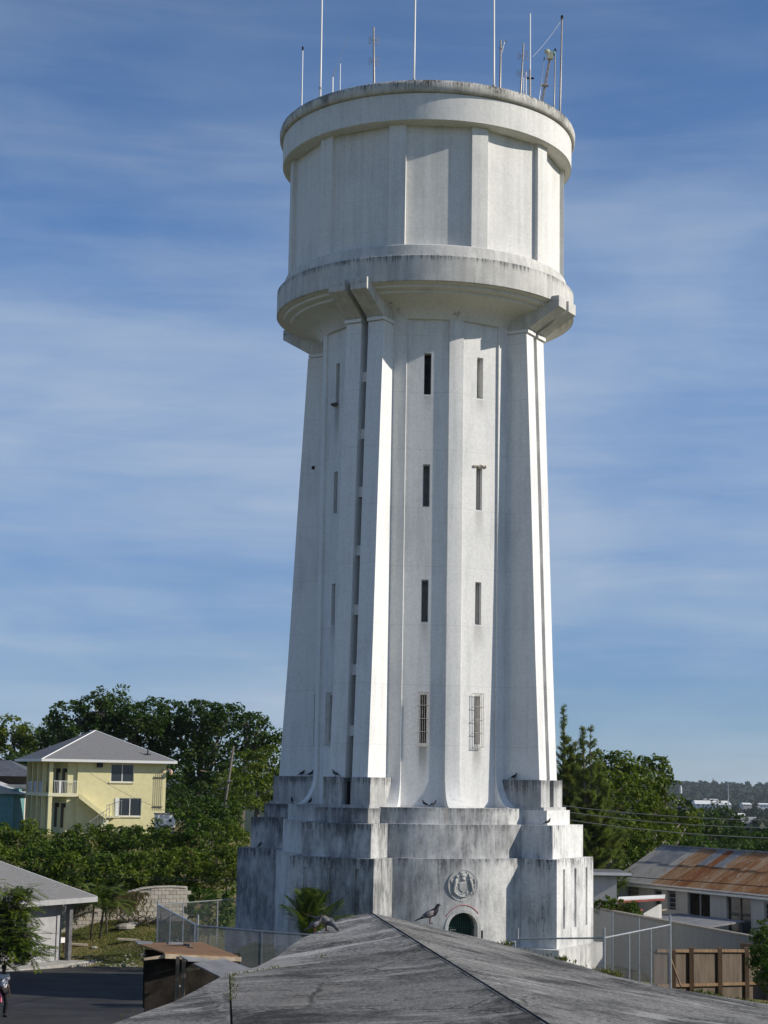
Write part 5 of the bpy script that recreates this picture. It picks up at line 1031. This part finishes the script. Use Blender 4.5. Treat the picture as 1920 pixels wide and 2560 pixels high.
# right-hand fence
RF=empty('chain_link_fence',(0,0,0),'galvanised chain-link fence enclosure right of the tower footing','fence')
ra=at(1294,2347,51); rb_=at(1510,2345,50.5); rc=at(1675,2312,55.0); rd=at(1531,2284,60); re=at(1478,2268,63.5)
tops=[ra,rb_,rc,rd,re]
for i,(a,b) in enumerate(zip(tops,tops[1:])):
    mb=MB()
    if i<2: mb.tube([a,b],.026,6); mb.build('top_rail',M['galv'],RF)
    hh=2.3; base=[Vector((p.x,p.y,p.z-hh)) for p in (a,b)]; w=MB(); Lh=(Vector((b.x,b.y,0))-Vector((a.x,a.y,0))).length; pitch=.08; k=int((Lh+hh)/pitch)
    for s in (0,1):
        for j in range(k):
            x0=j*pitch-hh; a0,a1=max(x0,0),min(x0+hh,Lh)
            if a1-a0<.02: continue
            z0,z1=a0-x0,a1-x0
            if s: z0,z1=hh-z0,hh-z1
            w.tube([base[0].lerp(base[1],a0/Lh)+Vector((0,0,z0)),base[0].lerp(base[1],a1/Lh)+Vector((0,0,z1))],.0019,3,False)
    tag(w.build('wire_mesh',M['mesh'],RF),kind='stuff')
for p,h,r in ((ra,.30,.036),(rb_,.28,.04),(rc,.3,.04),(rd,.05,.03),(rc.lerp(rd,.52),.02,.028),(rb_.lerp(rc,.36),0,.026),(rb_.lerp(rc,.69),0,.026)): mb=MB(); mb.tube([p-Vector((0,0,2.7)),p+Vector((0,0,h))],r,7); mb.build('post',M['galv'],RF)
a=at(1252,2361,48); b=at(1288,2354,49.5); gt_=empty('low_gate',(a.x,a.y,0),'low pipe gate frame just left of the right-hand chain-link fence','gate'); o=Vector(gt_.location)
mb=MB(); mb.tube([a-o,b-o],.02,5); mb.tube([b-o,b-o-Vector((0,0,1.2))],.02,5); mb.tube([a-o,a-o-Vector((0,0,1.2))],.02,5); mb.build('frame',M['galv'],gt_)
c=at(1205,2326,52); mb=MB(); mb.tube([Vector((c.x,52,c.z-2)),c],.03,7); tag(mb.build('dark_post',M['black']),'short dark post standing right of the arched doorway','post')
# ------------------------------------------------------------------ plywood shack by the fort roof
M['ply']=grain('weathered_plywood',(.15,.080,.038),(.21,.118,.058),1.4,stretch=(1,4,1),bstr=.15); M['plydark']=grain('dark_gloom_board',(.016,.014,.012),(.034,.029,.025),3,.95,spec=.05); M['sheet']=grain('grey_board',(.15,.15,.16),(.22,.22,.23),2,bstr=.1); M['lumber']=grain('pale_lumber',(.26,.20,.14),(.38,.31,.23),4,bstr=.2)
r1=at(340,2357,44.0); r2=at(505,2355,45.2); r3=at(595,2389,42.4); r4=at(410,2381,40.8)
SK=empty('plywood_shack',(r4.x,r4.y,H(r4.x,r4.y)),'makeshift dark shack with brown plywood roof beside the fort roof','shack'); o=Vector(SK.location)
def panel(name,pts,th,mat,parent=SK,dz=0):
    pts=[Vector(p)-o+Vector((0,0,dz)) for p in pts]; nrm=(pts[1]-pts[0]).cross(pts[2]-pts[0]).normalized()
    if nrm.z<0: nrm=-nrm
    mb=MB(); mb.prism(pts,-nrm*th); return fixnormals(mb.build(name,M[mat],parent))
panel('roof_panel',[r1,r2,r3,r4],.03,'ply')
panel('roof_edge_board',[r4+Vector((-.0,0,-.03)),r3+Vector((.05,0,-.03)),r3+Vector((.05,.0,-.13)),r4+Vector((0,0,-.13))],.05,'lumber')
panel('loose_board',[at(336,2356,44.1),at(382,2359,44.2),at(380,2364,43.8),at(345,2364,43.5)],.02,'sheet',dz=.05)
panel('front_beam',[at(360,2396,40.6),at(420,2386,40.9),at(420,2394,40.9),at(361,2401,40.6)],.07,'lumber')
panel('sagging_board',[at(450,2389,40.6),at(525,2398,41.2),at(533,2403,41.0),at(470,2400,40.4)],.03,'sheet')
panel('leaning_sheet',[at(484,2408,40.2),at(560,2396,41.0),at(625,2420,40.4),at(552,2442,39.4)],.03,'sheet')
panel('side_wall',[at(366,2374,43.3),at(363,2390,41.4),at(361,2520,41.4),at(364,2470,43.3)],.04,'plydark')
panel('back_wall',[at(366,2374,43.4),at(600,2384,44.6),at(600,2520,44.6),at(366,2520,43.4)],.04,'plydark')  # near-black board colour stands in for the gloom inside the shack
panel('front_wall',[at(362,2402,41.3),at(442,2394,41.6),at(442,2540,41.6),at(361,2540,41.3)],.04,'plydark')
for px in (445,460): a=at(px,2392,40.9); mb=MB(); mb.box(a.x-o.x-.04,a.x-o.x+.04,a.y-o.y-.04,a.y-o.y+.04,-.3,a.z-o.z); mb.build('post',M['bark'],SK)
panel('inner_plank',[at(403,2408,41.6),at(450,2402,42),at(450,2408,42),at(403,2419,41.6)],.03,'lumber'); panel('inner_shelf',[at(467,2420,42),at(500,2418,42.3),at(500,2424,42.3),at(467,2428,42)],.03,'lumber'); panel('floor_board',[at(415,2458,42),at(445,2456,42.4),at(452,2464,42),at(420,2466,41.6)],.03,'sheet')
for px,py,Y,rz,l,lab in ((437,2364,43.2,.6,.40,'grey scrap of wood, larger of two lying on the shack roof'),(453,2366,43.4,-.35,.5,'thin dark stick lying across the shack roof'),(476,2376,42.9,-.1,.16,'small dark chip near the front edge of the shack roof')):
    c=at(px,py,Y); mb=MB(); mb.box(-l/2,l/2,-.05,.05,0,.05); q=mb.build('wood_scrap',M['sheet'] if 'grey' in lab else M['bark']); q.location=c+Vector((0,0,.03)); q.rotation_euler=(0,.05,rz); tag(q,lab,'scrap wood')
# ------------------------------------------------------------------ rusty-roofed building on the right
M['galvroof']=grain('dull_galvanised_sheet',(.17,.175,.185),(.24,.245,.255),2,.55,stretch=(1,1,1),bstr=.1)
def rust(name,a,b,c,seed):
    t=NT(name); rm=t.n('ShaderNodeMapping'); rm.inputs['Rotation'].default_value=(0,0,R(-29)); t.l(t.tc.outputs['Object'],rm.inputs[0])
    def ns(sc,det,ro,st,loc):
        m2=t.n('ShaderNodeMapping'); m2.inputs['Scale'].default_value=st; m2.inputs['Location'].default_value=loc; t.l(rm.outputs[0],m2.inputs[0]); q=t.n('ShaderNodeTexNoise'); q.inputs['Scale'].default_value=sc; q.inputs['Detail'].default_value=det; q.inputs['Roughness'].default_value=ro; t.l(m2.outputs[0],q.inputs['Vector']); return q.outputs[0]
    n=ns(1.3,8,.7,(.35,1.6,.5),(seed,0,0)); m=ns(3.2,8,.72,(.5,1.5,.5),(0,seed,0)); col=t.mix(t.rng(n,.38,.62),a,b); col=t.mix(t.rng(m,.54,.66),col,c); return t.bsdf(col,.85,.2,m,.2,.02)
M['rust1']=rust('rusty_sheet',(.22,.095,.038),(.33,.18,.085),(.42,.35,.26),1); M['rust2']=rust('faded_rusty_sheet',(.26,.125,.055),(.37,.25,.15),(.42,.35,.27),5); M['rust3']=rust('half_rusted_sheet',(.33,.32,.29),(.38,.36,.33),(.24,.17,.11),9); M['rust4']=rust('dark_rust_sheet',(.20,.07,.028),(.27,.11,.045),(.36,.24,.14),12)
ea=at(1545,2197,100.0); eb=at(1921,2233,89.0); ea.z=(ea.z+eb.z)/2+.05; ex=Vector((eb.x-ea.x,eb.y-ea.y,0)); Le=ex.length; ex.normalize(); en=Vector((-ex.y,ex.x,0)); 
if en.x<0: en=-en
BZ=H(ea.x,ea.y); RB_=empty('rusty_roofed_building',(ea.x,ea.y,BZ-.5),'long white building with patchy rusted corrugated roof on the right','building'); EZ=ea.z-RB_.location.z
def K(u,v,z): return ex*u+en*v+Vector((0,0,z))
def kbox(mb,u0,u1,v0,v1,z0,z1): return mb.hexa([K(u0,v0,z0),K(u1,v0,z0),K(u1,v1,z0),K(u0,v1,z0),K(u0,v0,z1),K(u1,v0,z1),K(u1,v1,z1),K(u0,v1,z1)])
Lb=Le+6; sw=.78; Rn,Rr=3.3,1.72
def sheet(u,w,v0,v1,mat,lift=0.):
    n=26; mb=MB(); vs=[]; fs=[]
    for j,v in enumerate((v0,v1)):
        for i in range(n+1):
            x=u+w*i/n; z=EZ+Rr*v/Rn+.022*math.sin(2*PI*x/.13)+lift; vs.append(K(x,v,z))
    for i in range(n): fs.append((i,i+1,n+2+i,n+1+i))
    mb.add(vs,fs); return mb.build('roof_sheet',M[mat],RB_,True)
rg=random.Random(12); k=0; u=-.35
seq=['rust3','rust3','rust3','galvroof','rust3','rust2','rust2','galvroof','rust4','galvroof','rust2','rust1','rust1','rust2','rust1','rust1','galvroof','rust1','rust4','rust1','rust2','rust1','rust1','rust1','rust1','rust1','rust1']
while u<Lb:
    top=seq[min(k,len(seq)-1)]; mid=Rn*(.50+.04*rg.uniform(-1,1)); lowm=top
    if top=='galvroof': lowm='rust1' if k>5 else 'rust3'
    if k<3: top='galvroof' if k else 'rust3'
    sheet(u,sw,-.42,mid+.1,lowm,0.0); sheet(u,sw,mid,Rn,top,.02+(.012 if k%2 else 0)); u+=sw-.05; k+=1
mb=MB(); mb.tube([K(-.3,Rn,EZ+Rr+.03),K(Lb,Rn,EZ+Rr+.03)],.07,6); mb.build('ridge_cap',M['galvroof'],RB_)
mb=MB(); mb.add([K(-.35,Rn,EZ+Rr),K(Lb,Rn,EZ+Rr),K(Lb,2*Rn+.4,EZ-.2),K(-.35,2*Rn+.4,EZ-.2)],[(0,1,2,3)]); mb.build('rear_roof',M['galvroof'],RB_)
mb=MB(); kbox(mb,-.3,Lb,-.36,-.30,EZ-.36,EZ-.12); fixnormals(mb.build('fascia',M['white_wall'],RB_)); mb=MB(); mb.tube([K(-.3,-.3,EZ+.12),K(Lb*.5,.15,EZ+.22),K(Lb,.2,EZ+.28)],.02,4); mb.build('roof_cable',M['black'],RB_)
M['dirtywhite']=weathered('dirty_white_wall',(.52,.51,.49),(.44,.43,.41),(.24,.23,.22),(.45,.65),(.58,.74),seed=15)
ops=[(.75,1.9,-1.45,-.38),(3.25,3.95,-1.35,-.38),(4.45,5.15,-1.40,-.38),(6.15,8.0,-2.25,-.38),(9.3,11.2,-2.35,-.40),(12.2,12.95,-1.45,-.5)]
us=sorted({0,Lb}|{x for q in ops for x in q[:2]}); mb=MB()
for a,b in zip(us,us[1:]):
    m=(a+b)/2; op=[q for q in ops if q[0]<=m<=q[1]]
    if op:
        q=op[0]; kbox(mb,a,b,0,.2,0,EZ+q[2]); kbox(mb,a,b,0,.2,EZ+q[3],EZ-.05)
    else: kbox(mb,a,b,0,.2,0,EZ-.05)
kbox(mb,0,.2,.2,2*Rn,0,EZ-.05); mb.prism([K(.02,.1,EZ-.06),K(.02,Rn,EZ+Rr-.1),K(.02,2*Rn,EZ-.06)],ex*.16)
fixnormals(mb.build('wall',M['dirtywhite'],RB_))
for i,(a,b,z0,z1) in enumerate(ops):
    door=i in (3,4); mb=MB(); kbox(mb,a,b,.17,.19,EZ+z0,EZ+z1); w=mb.build('door' if door else 'window',M['plydark'] if i==3 else M['glass'],RB_); fixnormals(w)
    mb=MB(); nb=2 if (b-a)>1.2 else 1
    for x in [a+(b-a)*j/nb for j in range(nb+1)]: kbox(mb,x-.03,x+.03,.10,.16,EZ+z0,EZ+z1)
    kbox(mb,a,b,.1,.16,EZ+z1-.06,EZ+z1); 
    if not door:
        for j in range(4): kbox(mb,a,b,.11,.165,EZ+z0+.1+.25*j,EZ+z0+.13+.25*j)
    fixnormals(mb.build('frame',M['siding'] if i!=4 else M['lumber'],w))
# lean-to with grey sheet roof against the building
la=[at(1612,2290,93),at(1700,2283,93.5),at(1862,2302,88.5),at(1765,2317,85.5)]; LT=empty('lean_to',(la[0].x,la[0].y,H(la[0].x,la[0].y)-1),'low lean-to with flat dark grey sheet roof in front of the white building','lean-to'); o=Vector(LT.location)
mb=MB(); mb.prism([p-o for p in la],(0,0,-.08)); fixnormals(mb.build('roof',M['sheet'],LT))
for p in (la[0],la[2],la[3]): q=p.lerp((la[0]+la[2])/2,.08)-o; mb=MB(); mb.box(q.x-.06,q.x+.06,q.y-.06,q.y+.06,-1,q.z-.1); mb.build('post',M['post'],LT)
mb=MB(); q=[(p.lerp((la[0]+la[2])/2,.1)-o) for p in la]; mb.prism([(q[0].x,q[0].y,-1),(q[3].x,q[3].y,-1),(q[3].x,q[3].y,q[3].z-.35),(q[0].x,q[0].y,q[0].z-.3)],(.1,.1,0)); fixnormals(mb.build('wall',M['plydark'],LT))
c=at(1645,2284,92.5); mb=MB(); mb.box(-.55,.55,-.06,.06,0,.08); q=mb.build('plank',M['lumber']); q.location=c+Vector((0,0,.12)); q.rotation_euler=(0,-.06,.5); tag(q,'pale plank lying on the lean-to roof','plank')
# flat-roofed annexe left of the building and the striped awning
a=at(1470,2262,92); b=at(1542,2262,92); tz=at(1500,2190,92).z; AN=empty('flat_roofed_annexe',(a.x,92,H(a.x,92)-1),'small stained white flat-roofed annexe between the tower and the rusty-roofed building','building'); h=tz-AN.location.z
mb=MB(); mb.box(-1.5,b.x-a.x,0,4,0,h); mb.build('wall',M['dirtywhite'],AN); mb=MB(); mb.box(-1.6,b.x-a.x+.7,-.4,4.2,h+.02,h+.16); mb.build('roof',M['post'],AN); mb=MB(); mb.box(-1.6,b.x-a.x+.7,-.45,-.401,h+.06,h+.2); mb.build('roof_edge',M['white_wall'],AN)
M['red']=grain('faded_red_metal',(.30,.07,.06),(.36,.10,.08),4)
a=at(1545,2252,88); b=at(1662,2246,89); AW=empty('metal_awning',(a.x,a.y,a.z-.6),'bright white and red edged metal awning strip left of the dark doors','awning'); o=Vector(AW.location); d=(b-a)
mb=MB(); mb.prism([a-o,b-o,b-o+Vector((.1,.5,.10)),a-o+Vector((.1,.5,.10))],(0,0,.06)); fixnormals(mb.build('panel',M['white_wall'],AW)); mb=MB(); mb.prism([a-o-Vector((0,.01,.12)),b-o-Vector((0,.01,.10)),b-o-Vector((0,.01,0)),a-o-Vector((0,.01,0))],(0,.04,0)); fixnormals(mb.build('red_edge',M['red'],AW))
for f in (.06,.94): p=a.lerp(b,f)-o; mb=MB(); mb.tube([(p.x,p.y+.4,p.z),(p.x,p.y+.4,p.z-2.5)],.03,6); mb.build('post',M['post'],AW)
mb=MB(); 
for k,(x0,y0,x1,y1) in enumerate(((1500,2266,1562,2264),(1505,2274,1575,2272),(1570,2271,1606,2276))):
    mb=MB(); mb.tube([at(x0,y0,86),at(x1,y1,86.5)],.05,6); tag(mb.build('red_pipe',M['red']),('upper faded red pipe above the grey wall by the creepers','lower faded red pipe above the grey wall by the creepers','short red pipe sticking out right of the creepers')[k],'pipe')
a=at(1594,2275,87); mb=MB(); b=at(1648,2275,88); z=at(1600,2266,87).z; mb.prism([(a.x,87,-3),(b.x,88,-3),(b.x,88,z+.05),(a.x,87,z-.5)],(.15,.2,0)); tag(fixnormals(mb.build('low_wall',M['dirtywhite'])),'low stained wall under the awning beside the lean-to','wall')
# long grey rendered boundary wall
M['greywall']=weathered('grey_render',(.225,.23,.23),(.195,.20,.20),(.13,.13,.13),(.4,.65),(.60,.78),seed=18,blotch=.35)
a=at(1470,2269,81); b=at(1925,2352,65); GW=empty('grey_boundary_wall',(a.x,a.y,-3.5),'long plain grey rendered boundary wall running down to the right','wall'); o=Vector(GW.location); dd=Vector((b.x-a.x,b.y-a.y,0)).normalized(); nn=Vector((-dd.y,dd.x,0)); nn=nn if nn.x>0 else -nn
A_=a-o-dd*6; B_=b-o+dd*3; A_.z=a.z-o.z+.35*0; sl_=(b.z-a.z)/((b-a).length); A_.z=a.z-o.z-sl_*6; B_.z=b.z-o.z+sl_*3
mb=MB(); mb.prism([(A_.x,A_.y,0),(B_.x,B_.y,0),B_,A_],nn*.22); fixnormals(mb.build('wall_body',M['greywall'],GW)); mb=MB(); mb.prism([A_-nn*.03,B_-nn*.03,B_+nn*.25,A_+nn*.25],(0,0,.06)); fixnormals(mb.build('coping',M['mortar'],GW))
# ------------------------------------------------------------------ brown wooden fence
M['fenceply']=grain('brown_plywood',(.080,.060,.042),(.125,.095,.068),1.2,stretch=(3,3,.7),bstr=.3); M['fencepost']=grain('treated_timber',(.15,.09,.048),(.22,.14,.078),2,stretch=(4,4,.5),bstr=.3)
WF=empty('wooden_fence',(0,0,0),'brown plywood fence with timber posts and rails on the right','fence')
fp=[at(x,2371,Y) for x,Y in ((1640,58.0),(1683,58.6),(1728,59.3),(1799,60.6),(1866,61.9),(1945,63.4))]
for i,p in enumerate(fp):
    if i in (0,): continue
    pz=H(p.x,p.y); mb=MB(); mb.box(p.x-.07,p.x+.07,p.y-.07,p.y+.07,pz-.9,p.z+(.03 if i>1 else -.05)); mb.build('post',M['fencepost'],WF)
for i,(a,b) in enumerate(zip(fp,fp[1:])):
    d=Vector((b.x-a.x,b.y-a.y,0)); L_=d.length; d.normalize(); n=Vector((d.y,-d.x,0)); n=-n if n.y>0 else n
    z0=min(H(a.x,a.y),H(b.x,b.y))-.7; za,zb=a.z-.1,b.z-.1
    mb=MB(); p=[a-n*.10+d*.01,b-n*.10-d*.01]; mb.prism([(p[0].x,p[0].y,z0),(p[1].x,p[1].y,z0),(p[1].x,p[1].y,zb),(p[0].x,p[0].y,za)],-n*.02); fixnormals(mb.build('panel',M['fenceply'],WF))
    for dz in (-.08,-1.18):
        mb=MB(); q=[a+d*.08-n*.06,b-d*.08-n*.06]; mb.prism([(q[0].x,q[0].y,a.z+dz-.05),(q[1].x,q[1].y,b.z+dz-.05),(q[1].x,q[1].y,b.z+dz+.05),(q[0].x,q[0].y,a.z+dz+.05)],n*.05); fixnormals(mb.build('rail',M['fencepost'],WF))
a=at(1668,2374,57.5); b=at(1703,2468,55.8); mb=MB(); mb.tube([a,b],.035,5); tag(mb.build('leaning_timber',M['fencepost']),'thin timber prop leaning against the corner fence post','timber')
a=at(1850,2357,66); mb=MB(); b=at(1950,2368,64); mb.prism([a-Vector((0,0,1.5)),b-Vector((0,0,1.5)),b,a],(.03,.05,0)); tag(fixnormals(mb.build('board_fence',M['fencepost'])),'upper weathered board fence behind the brown fence at the right edge','fence')
# ------------------------------------------------------------------ person walking at the left edge
M['skin']=NT('dark_skin').bsdf((.09,.05,.032),.5,.3); M['shirt']=grain('white_shirt',(.62,.60,.64),(.70,.68,.72),12,.8); M['trs']=grain('black_trousers',(.012,.012,.016),(.025,.025,.03),8); M['pinkm']=NT('pink_plastic').bsdf((.75,.16,.22),.5,.3)
fx=at(3,2545,61.5); PN=empty('person',(fx.x,61.5,float(LOTZ(np.array(61.5)))+.03),'person in white short-sleeved shirt and black trousers walking at the left edge holding something pink','person',rz=R(-35))
def skin(name,verts,edges,mat,parent,sub=2):
    me=bpy.data.meshes.new(name); me.from_pydata([v[0] for v in verts],edges,[]); o=place(name,me,mat,parent); o.modifiers.new('skin','SKIN'); s=o.modifiers['skin']; s.use_smooth_shade=True
    lay=me.skin_vertices[0].data if me.skin_vertices else None
    if lay is None: 
        bm=bmesh.new(); bm.from_mesh(me); bm.verts.layers.skin.verify(); bm.to_mesh(me); bm.free(); lay=me.skin_vertices[0].data
    for i,v in enumerate(verts): r=v[1]; lay[i].radius=r if isinstance(r,tuple) else (r,r); lay[i].use_root=(i==0)
    m=o.modifiers.new('sub','SUBSURF'); m.levels=sub; m.render_levels=sub; return o
bv=[((0,0,.95),(.15,.11)),((0,0,1.15),(.14,.10)),((0,0,1.36),(.17,.10)),((.01,0,1.47),.055),((.02,0,1.55),.06),((.03,0,1.64),(.085,.075)),((.03,0,1.71),(.06,.06)),
 ((0,.10,.90),.09),((.10,.11,.50),.06),((.02,.11,.09),.042),((.15,.12,.04),.035),((0,-.10,.90),.09),((-.05,-.11,.50),.06),((-.22,-.11,.12),.042),((-.10,-.12,.05),.035),
 ((0,.20,1.38),.06),((-.04,.25,1.12),.045),((.04,.26,.88),.032),((.06,.26,.82),.035),((0,-.20,1.38),.06),((.05,-.25,1.12),.045),((.10,-.26,.88),.032),((.12,-.26,.82),.035)]
be=[(0,1),(1,2),(2,3),(3,4),(4,5),(5,6),(0,7),(7,8),(8,9),(9,10),(0,11),(11,12),(12,13),(13,14),(2,15),(15,16),(16,17),(17,18),(2,19),(19,20),(20,21),(21,22)]
n0=len(bv)
for hnd,(x,y) in ((18,(.06,.26)),(22,(.12,-.26))):
    for k in range(4):
        b0=len(bv); yy=y+(k-1.5)*.021; l=(.075,.085,.08,.062)[k]
        bv+=[((x+.005,yy,.77),.010),((x+.03,yy,.77-l*.6),.009),((x+.02,yy,.77-l),.008)]; be+=[(hnd,b0),(b0,b0+1),(b0+1,b0+2)]
    b0=len(bv); s=-1 if y>0 else 1; bv+=[((x+.04,y+s*.0,.79),.011),((x+.07,y,.755),.009)]; be+=[(hnd,b0),(b0,b0+1)]
skin('body',bv,be,M['skin'],PN)
skin('shirt',[((0,0,.93),(.185,.15)),((0,0,1.15),(.175,.14)),((0,0,1.38),(.20,.135)),((.01,0,1.45),(.09,.085)),((0,.215,1.385),.085),((-.03,.245,1.2),.075),((0,-.215,1.385),.085),((.03,-.245,1.2),.075)],[(0,1),(1,2),(2,3),(2,4),(4,5),(2,6),(6,7)],M['shirt'],PN)
skin('trousers',[((0,0,.97),(.17,.135)),((0,.10,.88),.115),((.10,.11,.5),.085),((.02,.11,.1),.07),((0,-.10,.88),.115),((-.05,-.11,.5),.085),((-.22,-.11,.12),.07)],[(0,1),(1,2),(2,3),(0,4),(4,5),(5,6)],M['trs'],PN)
for v in (((.0,.11,.045),(.13,.05,.045)),((-.2,-.11,.06),(.13,.05,.045))): mb=MB(); mb.ell((v[0][0]+.06,v[0][1],v[0][2]),v[1]); mb.build('shoe',M['black'],PN,True)
mb=MB(); mb.ell((.015,0,1.675),(.098,.085,.085)); mb.build('hair',M['black'],PN,True)
for s in (-1,1): mb=MB(); mb.ell((.115,s*.03,1.645),(.01,.012,.008),None,6,4); mb.build('eye',M['white_trim'],PN); mb=MB(); mb.ell((.03,s*.082,1.635),(.02,.012,.03),None,6,4); mb.build('ear',M['skin'],PN)
mb=MB(); mb.ell((.125,0,1.615),(.018,.014,.022),None,6,4); mb.build('nose',M['skin'],PN); mb=MB(); mb.ell((.112,0,1.578),(.012,.028,.008),None,6,4); mb.build('mouth',M['red'],PN)
wm=Matrix.Rotation(R(-35),4,'Z'); c=PN.location+wm@Vector((.16,-.27,.70)); mb=MB(); mb.hexa([(-.10,-.03,-.15),(.10,-.03,-.15),(.10,.03,-.15),(-.10,.03,-.15),(-.07,-.01,.12),(.07,-.01,.12),(.07,.01,.12),(-.07,.01,.12)]); q=mb.build('small_bag',M['pinkm']); q.location=c; q.rotation_euler=(0,0,R(-35)); tag(q,'small bright pink bag in the walking person\'s hand','bag')
# ------------------------------------------------------------------ humid air: far things fade to pale blue
mb=MB(); mb.box(-9300,9300,-9200,9400,-28.5,62); hz=mb.build('haze',None); hm=bpy.data.materials.new('pale_humid_air'); hm.use_nodes=True; ht=hm.node_tree; ht.nodes.clear()
ho=ht.nodes.new('ShaderNodeOutputMaterial'); pv=ht.nodes.new('ShaderNodeVolumePrincipled'); pv.inputs['Color'].default_value=(.80,.90,1.0,1); pv.inputs['Density'].default_value=0.5e-4; pv.inputs['Anisotropy'].default_value=.2; ht.links.new(pv.outputs[0],ho.inputs['Volume']); hz.data.materials.append(hm); tag(hz,kind='stuff')
